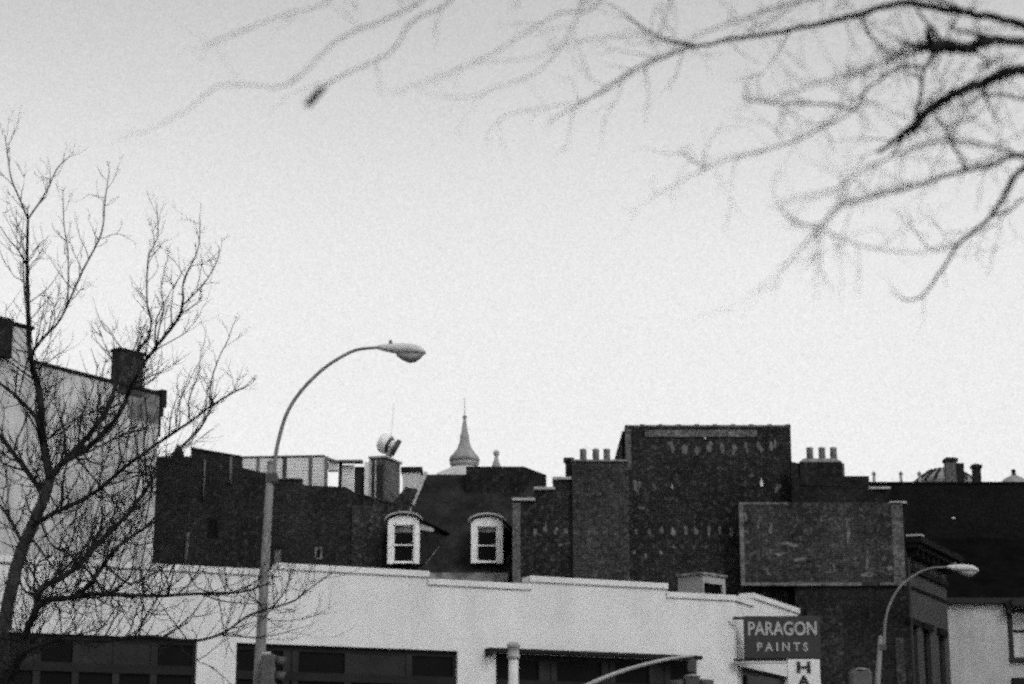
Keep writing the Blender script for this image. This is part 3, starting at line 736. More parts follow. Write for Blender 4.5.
# chimney block with three pots
zc0, zc1 = E.z(820, 476), E.z(820, 462)
k0, k1 = E.u(799.5, 466), E.u(842, 466)
m = MB().box(k0, k1, -.03, 1.0, zc0 - .3, zc1)
m.build('chimney', M['brickdark'], gh)
m = MB(); m.loft([[(k0, -.03, zc1 + .001), (k1, -.03, zc1 + .001), (k1, 1.0, zc1 + .001), (k0, 1.0, zc1 + .001)], [(k0 + .14, .1, zc1 + .13), (k1 - .14, .1, zc1 + .13), (k1 - .14, .9, zc1 + .13), (k0 + .14, .9, zc1 + .13)]])
ob = m.build('chimney_cap', M['stonedim'], gh)
for p_ in ob.data.polygons: p_.use_smooth = False
MB().box(k1 + .001, k1 + .09, .1, .9, zc0 - .3, zc1 - .02).build('chimney_side', M['brickgrey'], gh)
pots(gh, E, (811.5, 823.7, 835.3), 445, 458.7, 3.4, .4)
# roof and body
ce = Vector((E.u(905, 560), YE))
azF = R(25.6)
FP = Plane(ce, (math.sin(azF), math.cos(azF)))
uf = FP.u(947, 600)
end = ce + FP.d * uf
bl = Vector((E.u(791), 0.41))
zE = FP.z(912, 547)
body = [(bl.x, .41), (E.u(904.5), .41), (end.x - .12, end.y - YE), (end.x - 4.0, end.y - YE + 2.0), (bl.x, end.y - YE + 2.0)]
MB().plan(body, 0, zE - .15).build('building_body', M['facadedark'], gh)
def to_gh(o): o.matrix_local = Matrix.Translation((-0, -YE, 0)) @ Matrix.Translation((FP.o.x, FP.o.y, 0)) @ Matrix.Rotation(FP.rz, 4, 'Z')
wins = []
for xa, xb in ((909.5, 917.5), (923.5, 930.5), (938.5, 944.5)):
    wins.append((FP.u(xa, 640), FP.u(xb, 640), FP.z(905, 710), FP.z((xa + xb) / 2, 626 + (xa - 909) * .14)))
zw = min(w[3] for w in wins); wins = [(a, b, z0, zw) for a, b, z0, _ in wins]
zfr = FP.z(912, 569)
slots = [(FP.u(xa, 560), FP.u(xb, 560), zfr + .25, zE - .55) for xa, xb in ((910, 914), (924, 928), (937.5, 941))]
fw = wall_cells(MB(), [(0.02, zE), (uf, zE)], wins + slots, 0, .24).build('street_front', M['facade'], gh); to_gh(fw)
m = MB().box(-.1, uf + .15, -.55, .3, zE + .002, zE + .18).box(-.05, uf + .1, -.4, -.002, zE - .16, zE)
for k in range(8): m.box(.15 + k * uf / 8, .29 + k * uf / 8, -.36, -.002, zE - .40, zE - .162)
o = m.build('cornice', M['facadedark'], gh); to_gh(o)
o = MB().box(0.03, uf, -.1, -.002, zfr - .1, zfr + .06).box(.03, uf, -.05, -.002, zfr - .62, zfr - .54).build('belt_course', M['facadedark'], gh); to_gh(o)
for a, b, z0, z1 in wins:
    o = MB().box(a + .002, b - .002, .14, .16, z0 + .002, z1 - .002).build('window', M['glass'], gh); to_gh(o)
    o = MB().box(a - .16, b + .16, -.1, -.003, z1 + .002, z1 + .2).build('window_hood', M['facadedark'], gh); to_gh(o)
for a, b, z0, z1 in slots:
    o = MB().box(a + .002, b - .002, .1, .12, z0 + .002, z1 - .002).build('frieze_window', M['stonedim'], gh); to_gh(o)
o = MB().tube([(.06, -.08, 0), (.06, -.08, zE - .45)], .05, 6).build('downpipe', M['signblack'], gh); to_gh(o)
# pitched roof behind the stepped gable, with the bright eaves corner
zr = E.z(880, 500)
m = MB(); rs = FP.d
m.add([(E.u(905) + .05, .42, zE + .19), (end.x - .05, end.y - YE - .05, zE + .19), (end.x - 4.6, end.y - YE + 2.0, zE + 1.5), (E.u(869), .42, zE + 1.5)], [(0, 1, 2, 3)])
m.build('pitched_roof', M['tar'], gh)
o = MB().box(-.12, .22, -.56, -.1, zE + .185, zE + .24).build('eaves_flashing', M['stone'], gh); to_gh(o)

# ------------------------------------------------------------------ long black roof range on the right
YR = 76.0; RR = flat(YR)
rr = thing('dark_terrace', 'long blackened terrace roofline filling the right edge below chimneys and vents', 'building', (0, YR, 0))
zr = RR.z(950, 483.5)
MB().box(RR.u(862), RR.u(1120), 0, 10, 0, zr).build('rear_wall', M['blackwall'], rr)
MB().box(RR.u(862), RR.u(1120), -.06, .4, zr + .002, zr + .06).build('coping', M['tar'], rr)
a, z_ = RR.uz(953, 518); MB().box(a - .06, a + .08, -.02, -.001, z_ - .02, z_ + .03).build('plaster_fleck', M['fleck'], rr)
def on_roof(name, label, cat, x, Y, group=None): 
    P = flat(Y); return thing(name, label, cat, (P.u(x, 480), Y, 0), 0, group), P
def sp(P, x, y): return P.z(x, y)
# seamed lantern roof
o, P = on_roof('lantern_roof', 'low pale lantern roof with dark standing seams behind the right-hand chimneys', 'roof lantern', 945, 88)
prr = lambda r, y: (r / FPX * 88 / CP, P.z(945, y))
rw = prr(29, 484)[0]; zb_, zt_ = P.z(945, 483), P.z(945, 469.5); rt = prr(12, 470)[0]
MB().lathe([(rw, 0), (rw, zb_ - .1), (rw * 1.05, zb_), (rw * .8, zb_ + (zt_ - zb_) * .42), (rt * 1.15, zb_ + (zt_ - zb_) * .9), (rt, zt_), (.05, zt_ + .1)], sides=24).build('dome', M['zinc'], o)
sm_ = MB()
for k in range(18):
    a = 2 * math.pi * k / 18; c_, s_ = math.cos(a), math.sin(a)
    sm_.tube([(rw * 1.06 * c_, rw * 1.06 * s_, zb_), (rw * .81 * c_, rw * .81 * s_, zb_ + (zt_ - zb_) * .43), (rt * 1.16 * c_, rt * 1.16 * s_, zb_ + (zt_ - zb_) * .91)], .07, 5)
sm_.build('seams', M['frame'], o)
def chim(name, label, x0, x1, y0, Y, m, cap=True, side=True):
    P = flat(Y); w = P.u(x1, 475) - P.u(x0, 475)
    t_ = thing(name, label, 'chimney', (P.u(x0, 475), Y, 0), 0, 'chimneys on the right-hand skyline')
    z1 = P.z((x0 + x1) / 2, y0)
    MB().box(0, w, 0, w * .9, 0, z1 - (.18 if cap else 0)).build('stack', m, t_)
    if cap: MB().box(-.05, w + .05, -.05, w * .9 + .05, z1 - .178, z1 - .05).box(.05, w - .05, .05, w * .9 - .05, z1 - .049, z1).build('cap', M['brickdark'], t_)
chim('chimney', 'broad capped brick chimney standing against the pale seamed lantern roof', 946.5, 957.5, 457, 80, M['brickgrey'])
chim('chimney', 'narrow plain dark chimney touching the right side of the broad capped one', 957.8, 964.5, 463, 79, M['brickdark'], False)
chim('chimney', 'lone dark chimney with thin cap standing clear right of the lantern roof', 973.5, 981.2, 463.5, 79, M['brickdark'])
vl = ['small roof vent nearest the three chimney pots on the right', 'small roof vent halfway between the chimney pots and lantern roof', 'small roof vent close against the left slope of the lantern roof']
for x, l in zip((874, 901, 919.5), vl):
    P = flat(79); t_ = thing('roof_vent', l, 'roof vent', (P.u(x, 478), 79, 0), 0, 'small vents along the dark terrace roof')
    pr = lambda r, y: (r / FPX * 79 / CP, P.z(x, y))
    MB().lathe([pr(1.6, 520), pr(1.5, 474.5)], sides=8).build('pipe', M['pot'], t_)
    MB().lathe([pr(2.2, 474.4), pr(2.2, 473.4), pr(.3, 471)], sides=8).build('cap', M['pot'], t_)
o, P = on_roof('lantern_roof', 'second low lantern roof with a knob finial at the far right edge', 'roof lantern', 1014, 88)
prr = lambda r, y: (r / FPX * 88 / CP, P.z(1014, y))
MB().lathe([(prr(15, 480)[0], 0), prr(15, 484), prr(9, 478.5), prr(3, 475.5)], sides=16).build('dome', M['zinc'], o)
MB().lathe([prr(2.6, 475.4), prr(1.8, 473), prr(2.6, 471.5), prr(1.2, 469.2)], sides=8).build('finial', M['frame'], o)

# ------------------------------------------------------------------ pale stucco house, bottom right
YG = 70.0; G = flat(YG)
ph2 = thing('pale_house', 'plain light grey stuccoed house under a dark eaves line at bottom right', 'house', (0, YG, 0))
zg_ = G.z(980, 604)
x0, x1, x2 = G.u(947, 640), G.u(1008, 640), G.u(1075, 640)
wz0, wz1 = G.z(1018, 655), G.z(1018, 612)
wx0, wx1 = G.u(1013.5, 640), G.u(1031, 640)
wall_cells(MB(), [(x0, zg_), (x1, zg_)], [], 0, .3).build('side_wall', M['stucco3'], ph2)
wall_cells(MB(), [(x1 + .002, zg_), (x2, zg_)], [(wx0, wx1, wz0, wz1)], .12, .4).build('front_wall', M['stucco3'], ph2)
MB().box(x0, x2, .41, 5, 0, zg_ - .1).build('building_body', M['facadedark'], ph2)
MB().box(x0 - .05, x2, -.22, .5, zg_ + .002, zg_ + .2).box(x1 + .1, x2, -.5, -.221, zg_ - .1, zg_ + .12).build('eaves', M['signblack'], ph2)
m = MB(); m.add([(x0 - .05, -.2, zg_ + .21), (x2, -.2, zg_ + .21), (x2, 4.9, zg_ + 3.0), (x0 + .6, 4.9, zg_ + 3.0)], [(0, 1, 2, 3)])
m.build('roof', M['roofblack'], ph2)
wf = MB().box(wx0 - .14, wx0, .02, .118, wz0 - .08, wz1 + .1).box(wx0 - .2, wx1 + .2, -.02, .117, wz0 - .22, wz0 - .081).box(wx0, wx1 + .14, .02, .118, wz1, wz1 + .1)
w_ = wf.build('window', M['signblack'], ph2)
MB().box(wx0 + .003, wx1, .2, .23, wz0 + .002, wz1 - .003).build('pane', M['stucco'], w_)
zm = (wz0 + wz1) / 2 + .1
MB().box(wx0 + .003, wx1, .16, .198, zm - .04, zm + .04).build('sash_rail', M['frame'], w_)
MB().box(G.u(1005, 610), G.u(1010, 610), -.3, -.003, zg_ - .35, zg_).build('eaves_bracket', M['signblack'], ph2)
MB().box(G.u(1008), x2, -.1, .118, G.z(1015, 688), G.z(1015, 678)).build('shop_fascia', M['frame'], ph2)

# ------------------------------------------------------------------ street lamps
def smooth(pts, n=6):
    out = []
    for i in range(len(pts) - 1):
        p0, p1, p2, p3 = pts[max(i-1, 0)], pts[i], pts[i+1], pts[min(i+2, len(pts)-1)]
        for k in range(n):
            t = k / n
            out.append(0.5 * ((2*p1) + (p2-p0)*t + (2*p0-5*p1+4*p2-p3)*t*t + (3*p1-p0-3*p2+p3)*t*t*t))
    out.append(pts[-1]); return out
def street_lamp(label, Y, base, top, arm, tip, scale):
    P = flat(Y)
    bx, bz_ = P.uz(*base); tx, tz_ = P.uz(*top)
    k = (0.13 - bz_) / (tz_ - bz_); gx = bx + (tx - bx) * k
    t_ = thing('street_lamp', label, 'street lamp', (gx, Y, 0.12), 0, 'curved-arm street lamps')
    lx = lambda x: x - gx; lz = lambda z: z - .12
    w = lx(tx)
    H = lz(tz_)
    MB().tube([(0, 0, .35), (w * .5, 0, H * .5), (w, 0, H)], [.105, .088, .058], 14).build('pole', M['steel'], t_)
    MB().lathe([(.2, 0), (.2, .06), (.14, .1), (.13, .36), (.11, .4)], sides=14).build('base', M['steel'], t_)
    a = [Vector((lx(P.uz(x, y)[0]), 0, lz(P.uz(x, y)[1]))) for x, y in arm]
    MB().tube(smooth(a), [.034 - .011 * i / (len(a) * 6 - 6) for i in range(len(a) * 6 - 5)], 10).build('arm', M['steel'], t_)
    MB().box(min(w, a[0].x) - .05, max(w, a[0].x) + .05, -.07, .07, a[0].z - .02, a[0].z + .14).build('clamp', M['signal'], t_, .02)
    MB().lathe([(.062, H), (.05, H + .04), (.01, H + .07)], w, 0, 10).build('pole_cap', M['steel'], t_)
    e = a[-1]; s = scale
    # cobra head: lofted sections along x. (x, half width, top, bottom)
    sec = [(0, .035, .035, -.035), (.06, .055, .05, -.05), (.2, .09, .06, -.085), (.36, .13, .065, -.12), (.5, .15, .06, -.13), (.62, .145, .04, -.13), (.72, .10, -.02, -.12), (.77, .03, -.075, -.105)]
    rings = [[(e.x + x * s, hw * math.cos(R(q)) * s, e.z + ((tp + bt) / 2 + (tp - bt) / 2 * math.sin(R(q))) * s) for q in range(0, 360, 30)] for x, hw, tp, bt in sec]
    hd = MB().loft(rings).build('lamp_head', M['alum'], t_)
    ls = [(.30, .05, -.10, -.14), (.38, .105, -.09, -.20), (.5, .125, -.085, -.255), (.6, .115, -.085, -.24), (.68, .08, -.09, -.18), (.72, .03, -.1, -.13)]
    rings = [[(e.x + x * s, hw * math.cos(R(q)) * s, e.z + ((tp + bt) / 2 + (tp - bt) / 2 * math.sin(R(q))) * s) for q in range(0, 360, 30)] for x, hw, tp, bt in ls]
    MB().loft(rings).build('refractor', M['lens'], hd)
    MB().lathe([(.03 * s, e.z + .05 * s), (.03 * s, e.z + .10 * s), (.012 * s, e.z + .125 * s)], e.x + .2 * s, 0, 8).build('photocell', M['steel'], hd)
    return t_
street_lamp('tall grey street lamp with curved arm standing among the tree twigs at left', 31.0, (259.3, 670), (270.8, 464),
            [(274.5, 482), (275, 460), (280, 434.6), (288, 411), (302, 390), (322, 370), (340.5, 357.4), (357, 349.8), (378, 347.5)], None, 1.0)
street_lamp('smaller distant street lamp with curved arm in front of the dark corner house', 50.0, (877.5, 684), (880.5, 638),
            [(884, 650), (885, 624), (889.5, 605), (900, 587), (915, 575), (929.5, 568.5), (947, 567)], None, 1.03)

# ------------------------------------------------------------------ traffic signals
def signal_head(t_, faces, n=3, m=None, s=1.0, hw=.16, plate=True, vis_len=.26):
    """housing hangs down from z=0, faces: list of yaw angles"""
    m = m or M['signal']
    h = (n * .33 + .06) * s; hw *= s
    MB().box(-hw, hw, -.16 * s, .16 * s, -h, -.02).build('housing', m, t_, .05 * s)
    if plate: MB().lathe([(.19 * s, -.018), (.19 * s, 0), (.1 * s, .02), (.04 * s, .03)], sides=14).build('top_plate', M['stonedim'], t_)
    for ya in faces:
        d = Matrix.Rotation(ya, 4, 'Z')
        for k in range(n):
            zc = (-.19 - k * .33) * s
            vis = MB(); rings = []
            ang = [R(a) for a in range(-35, 216, 25)]
            for dist, dz in ((.161 * s, 0), ((.161 + vis_len) * s, -.03 * s)):
                rings.append([d @ Vector((dist + (.04 * s * math.sin(a) if dz else 0), .13 * s * math.cos(a), zc + dz + .13 * s * math.sin(a))) for a in ang])
            nn = len(ang); v = rings[0] + rings[1]
            vis.add(v, [(i, i + 1, nn + i + 1, nn + i) for i in range(nn - 1)], True)
            ob = vis.build('visor', M['signal'], t_)
            so_ = ob.modifiers.new('thickness', 'SOLIDIFY'); so_.thickness = .008
            MB().tube([d @ Vector((.162 * s, 0, zc)), d @ Vector((.185 * s, 0, zc))], [.11 * s, .09 * s], 14).build('lens', M['signallens'], t_)
SG = 'traffic signals along the bottom of the view'
# on the lamp post
Y = 30.75; P = flat(Y); u_, z_ = P.uz(268.8, 653)
t_ = thing('traffic_signal', 'grey traffic signal seen side-on clamped to the tall street lamp post', 'traffic signal', (u_, Y, z_), 0, SG)
signal_head(t_, (R(8),), 3, M['signalgrey'], .68, plate=False, vis_len=.2)
MB().box(-.1, .03, -.03, .03, -.019, .02).build('bracket', M['stone'], t_)
# mast pole with curved arm
Y = 31.0; P = flat(Y)
gx = P.u(513.5, 670)
sp_ = thing('signal_pole', 'short capped signal post with a long upcurved arm before the white shop', 'signal post', (gx, Y, .12))
zt = P.z(513, 648) - .12
MB().tube([(0, 0, 0), (0, 0, zt)], [.085, .075], 12).build('pole', M['alum'], sp_)
MB().lathe([(.10, zt - .16), (.10, zt - .11), (.085, zt - .10), (.085, zt + .0), (.105, zt + .01), (.105, zt + .05), (.06, zt + .09)], sides=12).build('pole_cap', M['stone'], sp_)
arm = [Vector((P.u(x, y) - gx, 0, P.z(x, y) - .12)) for x, y in ((514, 748), (545, 715), (572, 694), (597, 680.8), (627, 669.5), (659, 661), (680, 657.2), (693, 656))]
sa = smooth(arm); MB().tube(sa, [.042 - .020 * i / (len(sa) - 1) for i in range(len(sa))], 10).build('arm', M['mast'], sp_)
u_, z_ = P.uz(692, 676)
t_ = thing('traffic_signal', 'dark traffic signal hanging from the tip of the upcurved arm', 'traffic signal', (u_, Y, z_), 0, SG)
signal_head(t_, (R(-10), R(170)), 3, M['signal'], .72)
zz = P.z(692, 657) - z_
MB().tube([(0.02, 0, .02), (.01, 0, zz - .02)], .03, 8).box(-.06, .07, -.06, .06, .06, zz - .05).build('hanger', M['signal'], t_, .01)
# second pole at right
Y = 40.0; P = flat(Y); u_, z_ = P.uz(860, 669.5)
t_ = thing('traffic_signal', 'weathered traffic signal on its own post at the foot of the dark wall', 'traffic signal', (u_, Y, z_), 0, SG)
signal_head(t_, (R(70),), 3, M['signalgrey'], 1.0, hw=.21)
MB().tube([(0, 0, -1.051), (0, 0, -z_ + .02)], .06, 10).build('post', M['steel'], t_)

# ------------------------------------------------------------------ trees
def limb_tree(name, label, limbs, Dbase, root_px, bark, tw, seed, twig_mat=None, cap_tw=6000):
    """limbs: dict of (pixel path, radius px at start and end, depth drift in m). A limb starts at the depth its parent has there."""
    r = random.Random(seed)
    done = []                                       # (px path samples, depth samples)
    base = at(root_px[0], root_px[1], Dbase)
    t_ = thing(name, label, 'tree', (base.x, base.y, 0.0))
    off = Vector((base.x, base.y, 0))
    segs = []
    for i, L in enumerate(limbs):
        path, r0, r1, drift = L[:4]
        pts = smooth([Vector((x, y, 0)) for x, y in path], 7)
        n = len(pts)
        if len(L) > 4 and L[4] is not None: d0 = L[4]
        elif not done: d0 = Dbase
        else:
            best, d0 = 1e18, Dbase
            for P_, Dp in done:
                for q, dq in zip(P_, Dp):
                    e = (q - pts[0]).length_squared
                    if e < best: best, d0 = e, dq
        ph_, am = r.uniform(0, 6.28), r.uniform(.02, .06) * (abs(drift) + .3)
        dep = [d0 + drift * k / (n - 1) + am * (math.sin(ph_ + k * .55) - math.sin(ph_)) for k in range(n)]
        done.append((pts, dep))
        w3 = [at(p.x, p.y, d) - off for p, d in zip(pts, dep)]
        # little kinks, as real limbs have
        jit = [Vector((r.gauss(0, 1), r.gauss(0, 1), r.gauss(0, 1))) for _ in range(n)]
        rad = []
        for k in range(n):
            f = k / (n - 1); rp = r0 + (r1 - r0) * f ** .85
            rad.append(rp * tw.get('rs', 1) / FPX * dep[k] * r.uniform(.95, 1.06))
        w3 = [p + j * (rr_ * (tw.get('jit', .07) if rr_ < .03 else .04) if 0 < k < n - 1 else 0) for k, (p, j, rr_) in enumerate(zip(w3, jit, rad))]
        MB().tube(w3, rad, 10 if r0 > 3 else 7).build('trunk' if i == 0 else 'limb', M['trunkbark'] if i == 0 else bark, t_)
        segs.append((w3, rad, i))
    mb = MB(); cnt = [0]
    def twig(p, d, length, rad, depth):
        if cnt[0] > cap_tw: return
        cnt[0] += 1
        n = 5 if depth < 2 else 4
        pts = [p]; dd = d.copy()
        for k in range(n):
            wv = tw.get('wave', .16); dd = (dd + Vector((r.gauss(0, wv), r.gauss(0, wv), r.gauss(0, wv) + tw['up'] * .22))).normalized()
            pts.append(pts[-1] + dd * (length / n))
        rr_ = [rad * (1 - .75 * k / n) for k in range(n + 1)]
        mb.tube(pts, rr_, 4 if rad < .006 else 5, False)
        if depth < tw['levels']:
            for k in range(r.randint(*tw['kids'])):
                f = r.uniform(.2, .95); ix = min(int(f * n), n - 1); q = pts[ix].lerp(pts[ix + 1], f * n - ix)
                base_d = (pts[ix + 1] - pts[ix]).normalized()
                side = base_d.cross(Vector((r.gauss(0, 1), r.gauss(0, 1), r.gauss(0, 1)))).normalized()
                a = R(r.uniform(22, 58))
                twig(q, (base_d * math.cos(a) + side * math.sin(a)).normalized(), length * r.uniform(.35, .7), rad * r.uniform(.5, .72), depth + 1)
    for w3, rad, i in segs:
        if i == 0 and not tw.get('trunk'): continue
        acc = r.uniform(0, tw['step'])
        for k in range(len(w3) - 1):
            sl__ = (w3[k+1] - w3[k]).length; acc += sl__
            stp = tw['step'] * (tw['thin'] if rad[k] < tw['rref'] else 1.0)
            if i > tw.get('sparse', 999): stp *= 3.0
            shr = 1.0; fat = 1.5
            if 'low' in tw:
                if w3[k].z < tw['low']: stp *= .66; fat = 2.4
                else: shr = .22 + .78 * min(1, rad[k] / .03)
            while acc > stp:
                acc -= stp * r.uniform(.6, 1.4)
                f = r.random(); q = w3[k].lerp(w3[k+1], f); bd = (w3[k+1] - w3[k]).normalized()
                side = bd.cross(Vector((r.gauss(0, 1), r.gauss(0, 1), r.gauss(0, 1)))).normalized()
                a = R(r.uniform(25, 70))
                d = (bd * math.cos(a) + side * math.sin(a) + Vector((0, 0, tw['up'] * .35))).normalized()
                big = r.random() ** 2.5
                twig(q, d, tw['len'] * shr * (r.uniform(.35, .9) + .7 * big), min(rad[k] * .6, tw['rad'] * (r.uniform(.7, 1.1) + fat * big)), 0)
        # the tip runs out into fine shoots
        d = (w3[-1] - w3[-3]).normalized()
        twig(w3[-1], d, tw['len'] * (.2 if 'low' in tw else .8), rad[-1] * .9, 0)
    o = mb.build('twigs', twig_mat or bark, t_); o['kind'] = 'stuff'
    return t_

LT = [
 # trunk
 ([(-48, 976), (-30, 800), (-12, 700), (3, 629), (18, 561), (33, 525), (45, 495), (50, 478)], 11.5, 7.2, 0),
 # leader upward
 ([(50, 478), (42, 433), (40, 397), (32, 364), (29, 342), (28, 300), (27, 261), (28, 219)], 6.5, 1.8, -1.5),
 ([(28, 219), (18, 195), (11, 177), (7, 150), (5, 136)], 1.5, .6, -.5),
 ([(28, 219), (46, 192), (57, 169), (70, 156)], 1.5, .6, .8),
 ([(31, 354), (45, 336), (61, 318), (82, 272), (101, 234), (105, 200), (109, 173)], 2.4, .6, 1.2),
 ([(66, 306), (68, 295), (68, 253), (64, 225), (63, 196)], 1.4, .6, .5),
 # right leader
 ([(49, 480), (61, 464), (81, 444), (97, 425), (111, 400), (116, 383), (122, 367), (138, 350), (149, 338)], 5.0, 2.0, 1.6),
 ([(149, 338), (151, 320), (147, 300), (148, 260), (154, 245), (158, 234), (157, 210)], 1.6, .6, 1.0),
 ([(61, 464), (92, 444), (119, 414), (131, 386), (143, 365), (156, 347), (178, 319), (183, 300)], 4.4, 1.8, -1.8),
 ([(183, 300), (184, 280), (198, 249), (200, 221)], 1.5, .6, -.6),
 ([(182, 306), (205, 282), (217, 261), (219, 250)], 1.3, .6, .8),
 ([(156, 347), (160, 325), (164, 308), (161, 290), (166, 262)], 1.3, .5, -1.0),
 ([(33, 525), (45, 518), (60, 510), (85, 498), (103, 486), (125, 467), (144, 453), (169, 436), (194, 419), (211, 406), (231, 394), (247, 386)], 4.0, 1.0, -2.2),
 ([(211, 406), (211, 383), (219, 358), (228, 340), (233, 325)], 1.3, .5, -.6),
 ([(190, 421), (189, 400), (198, 375), (201, 352)], 1.2, .5, .7),
 ([(169, 436), (171, 415), (178, 395)], 1.1, .5, .7),
 # left side limbs
 ([(45, 492), (38, 486), (17, 458), (0, 436), (-25, 405)], 4.6, 2.5, 1.0),
 ([(42, 445), (36, 419), (20, 400), (0, 383), (-25, 362)], 3.4, 1.8, -1.2),
 ([(30, 350), (26, 366), (22, 382), (19, 397)], 1.6, .9, .6),
 # second low stem
 ([(-14, 745), (2, 700), (18, 660), (24, 640), (37, 608), (50, 600), (72, 597), (90, 584), (104, 564), (119, 546), (149, 525), (170, 512)], 7.0, 1.6, -1.6, 23.4),
 ([(37, 608), (39, 593), (45, 586), (60, 578), (78, 566), (98, 544), (122, 520), (140, 498), (152, 480), (165, 463), (178, 450), (200, 428), (211, 408)], 5.2, 1.4, 1.5),
 ([(72, 596), (95, 594), (119, 595), (158, 596), (190, 594), (221, 593), (240, 592), (262, 586)], 3.6, 1.2, -2.0),
 ([(225, 593), (226, 580), (225, 570), (225, 556)], 1.3, .7, .3),
 ([(12, 672), (30, 650), (60, 640), (98, 641), (134, 637), (158, 637), (191, 641), (221, 634), (248, 616), (271, 608), (294, 601), (309, 589), (332, 573)], 3.4, .7, -2.6),
 ([(134, 637), (146, 617), (158, 596), (168, 578), (176, 560)], 1.8, .8, .8),
 ([(104, 564), (128, 583), (148, 577), (167, 566), (186, 561)], 1.9, .7, .9),
 ([(0, 638), (20, 640), (28, 642)], 2.6, 2.4, 0, 23.6),
 ([(147, 482), (145, 460), (144, 444), (147, 417), (144, 392), (145, 365), (147, 340)], 1.8, .7, .6),
 ([(64, 447), (80, 462), (103, 489), (119, 508), (132, 524)], 1.7, 1.0, -1.4),
 ([(33, 540), (45, 556), (57, 572), (66, 584)], 1.9, 1.0, -.9),
 ([(26, 550), (10, 520), (-8, 495), (-25, 478)], 2.6, 1.2, 1.0),
 ([(18, 561), (24, 590), (52, 600), (60, 615)], 1.7, .8, .9),
 ([(60, 464), (66, 440), (60, 418), (55, 398), (58, 372)], 1.6, .7, 1.1),
 ([(81, 444), (88, 460), (104, 462), (112, 440), (130, 425)], 1.5, .7, -1.0),
 ([(98, 544), (118, 540), (138, 545), (160, 541), (182, 545)], 1.6, .6, -1.1),
 ([(40, 520), (52, 545), (75, 560), (92, 590), (98, 620)], 1.6, .7, -1.2),
 ([(271, 608), (286, 590), (290, 572), (297, 556)], 1.1, .5, .5),
 ([(221, 634), (245, 637), (270, 636), (300, 628)], 1.1, .5, .4),
]
limb_tree('bare_tree', 'leafless tree with tangled limbs and twigs at the left edge', LT, 24.0, (-48, 976), M['bark'],
          dict(up=.6, levels=2, kids=(1, 3), step=.085, rref=.020, thin=2.0, len=.80, rad=.0058, rs=.72, low=6.3), 21, None, 8000)

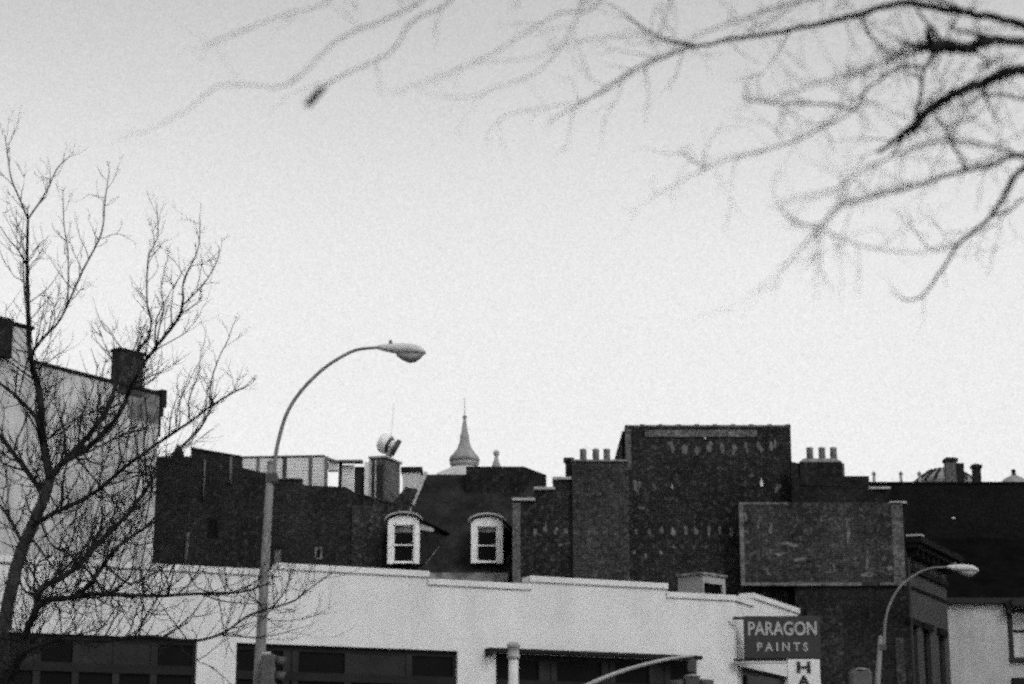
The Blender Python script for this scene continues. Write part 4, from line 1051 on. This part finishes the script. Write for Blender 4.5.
# the near tree that hangs over the camera from the right, out of focus
NT = [
 ([(1330, 1500), (1300, 900), (1275, 500), (1245, 220), (1212, 60), (1165, -80), (1110, -240), (1030, -460), (960, -640)], 58, 9, .3),
 ([(1215, 110), (1110, 60), (1024, 26), (977, 15), (903, 3.5), (859, 15), (819, 24), (775, 33), (727, 40), (694, 46), (653, 34), (626, 15)], 6.5, 1.2, .4),
 ([(694, 46), (644, 64), (600, 92), (560, 115)], 1.6, .8, -.5),
 ([(1240, 180), (1120, 70), (1040, 45), (995, 39)], 9, 5.5, -.3),
 ([(995, 39), (980, 44), (964, 48), (946, 46), (932, 46)], 5.2, 9.0, -.05),
 ([(936, 46), (916, 46), (894, 37)], 6.5, 1.2, -.1),
 ([(938, 44), (936, 32), (926, 22), (918, 12)], 3.0, 1.5, .2),
 ([(978, 67), (990, 63), (1002, 56)], 2.2, 1.4, -.2),
 ([(903, 50), (885, 58), (876, 48)], 1.6, .7, .2),
 ([(912, 108), (930, 98), (943, 88), (938, 76)], 1.5, .8, .2),
 ([(929, 110), (944, 126), (952, 148)], 1.6, .8, .3),
 ([(986, 83), (984, 94), (988, 102)], 2.6, 1.8, .1),
 ([(927, 112), (920, 119), (915, 126)], 4.0, 7.0, .02),
 ([(1250, 220), (1120, 110), (1024, 70), (986, 83), (951, 96), (929, 110), (916, 124)], 8.5, 5.2, .2),
 ([(916, 124), (920, 98), (925, 68), (940, 48)], 2.6, 1.6, .2),
 ([(925, 68), (903, 66), (881, 79), (863, 94), (854, 110), (815, 132), (784, 145), (740, 156), (707, 168), (683, 180), (653, 197)], 2.0, .45, -.7),
 ([(707, 168), (692, 160), (684, 154)], 1.2, 1.0, .2),
 ([(1262, 350), (1130, 180), (1024, 156), (995, 164), (968, 169), (907, 188), (863, 199), (837, 208), (819, 228), (788, 263)], 4.6, .8, -.9),
 ([(819, 228), (793, 221), (780, 205)], 1.2, .7, .2),
 ([(819, 228), (863, 246), (915, 253)], 1.1, .7, .4),
 ([(1262, 380), (1100, 140), (1024, 169), (1008, 188), (990, 217), (960, 243), (944, 267), (922, 296), (905, 300)], 4.6, 1.0, .4),
 ([(960, 243), (933, 250), (916, 232)], 1.5, .8, .2),
 ([(968, 169), (955, 149), (942, 125), (925, 105)], 1.8, 1.0, .3),
 ([(942, 46), (905, 56), (872, 66), (832, 79), (793, 92), (775, 100)], 2.0, .8, -.9),
 ([(854, 110), (824, 104), (775, 103), (745, 99)], 1.8, 1.1, -.7),
 ([(1180, 160), (1060, 105), (1024, 99), (999, 94), (978, 97)], 3.0, 1.5, -.2),
 ([(977, 15), (900, -12), (840, -6), (789, 4), (745, 18), (692, 37)], 2.6, .9, -.9),
 ([(1024, 156), (960, 140), (911, 149), (863, 171), (837, 189), (800, 197)], 2.0, .8, -1.2),
 ([(964, 48), (990, 62), (975, 78), (960, 92), (966, 110)], 1.8, .9, .3),
 ([(859, 15), (870, 34), (890, 52), (920, 50)], 1.8, 1.0, .3),
 ([(990, 217), (1010, 210), (1030, 195), (1075, 180)], 1.6, 1.2, .3),
 # overhead limb, above the frame, and what hangs down from it on the left
 ([(1150, -122), (1000, -170), (800, -130), (600, -70), (450, -45), (330, -60)], 16, 4, -.7),
 ([(470, -48), (451, 0), (413, 21), (390, 52), (347, 73), (329, 84), (318, 94)], 2.2, 1.5, -.2),
 ([(440, -46), (422, 0), (347, 35), (324, 52), (300, 76), (280, 87), (250, 85), (216, 87), (188, 110), (160, 124)], 2.3, .9, -.4),
 ([(360, -56), (329, 0), (287, 14), (235, 33), (207, 45)], 1.7, .8, -.5),
 ([(640, -82), (600, 2), (558, 14), (526, 33), (488, 56), (450, 72), (404, 89)], 2.2, .7, -.6),
 ([(700, -105), (660, 30), (640, 35), (600, 37), (563, 45), (530, 58), (488, 61)], 1.8, .6, -.8),
 ([(694, 46), (640, 70), (601, 94), (560, 105), (507, 115), (488, 134)], 1.4, .6, -1.3),
 ([(600, -70), (575, 20), (542, 68), (500, 86), (470, 97), (437, 96)], 1.5, .6, -.9),
]
k0 = next(i for i, L in enumerate(NT) if L[0][0] == (1150, -122))
NT = [L if i <= k0 else (L[0], L[1] * .55, L[2] * .55, L[3] * .6) for i, L in enumerate(NT)]
near = limb_tree('overhanging_tree', 'blurred near tree branches hanging in from the upper right corner', NT, 4.6, (1330, 1500), M['bark'],
          dict(wave=.11, up=.03, sparse=k0, levels=1, kids=(1, 2), step=.062, rref=.006, thin=1.0, len=.15, rad=.0012, rs=.82, jit=.22), 5, None, 1300)
# a curled dead leaf caught at the end of one twig
lf = MB(); r = random.Random(2)
pc = at(316, 96, 3.7)
for k in range(4):
    c0 = pc + Vector((.62, 0, .78)) * (k - 1.6) * .011 + Vector((0, r.uniform(-.006, .006), 0))
    d = Vector((.62, r.uniform(-.3, .3), .75 + r.uniform(-.25, .25))).normalized(); s_ = d.cross(Vector((0, 1, 0))).normalized()
    L_, W_ = r.uniform(.026, .036), r.uniform(.006, .009); ring = []
    rows = []
    for i in range(6):
        f = i / 5; w = W_ * math.sin(math.pi * min(f * .9 + .06, 1)); q = c0 + d * (f - .5) * L_
        rows.append([q - s_ * w + Vector((0, -.006, 0)), q, q + s_ * w + Vector((0, -.006, 0))])
    v = [p for rw_ in rows for p in rw_]
    lf.add(v, [(i*3+j, i*3+j+1, i*3+j+4, i*3+j+3) for i in range(5) for j in range(2)], True)
lo = lf.build('dead_leaf', M['bark'])
so_ = lo.modifiers.new('thickness', 'SOLIDIFY'); so_.thickness = .001
tag(lo, 'dark curled dead leaf cluster hanging on a blurred twig at upper left', 'leaf')
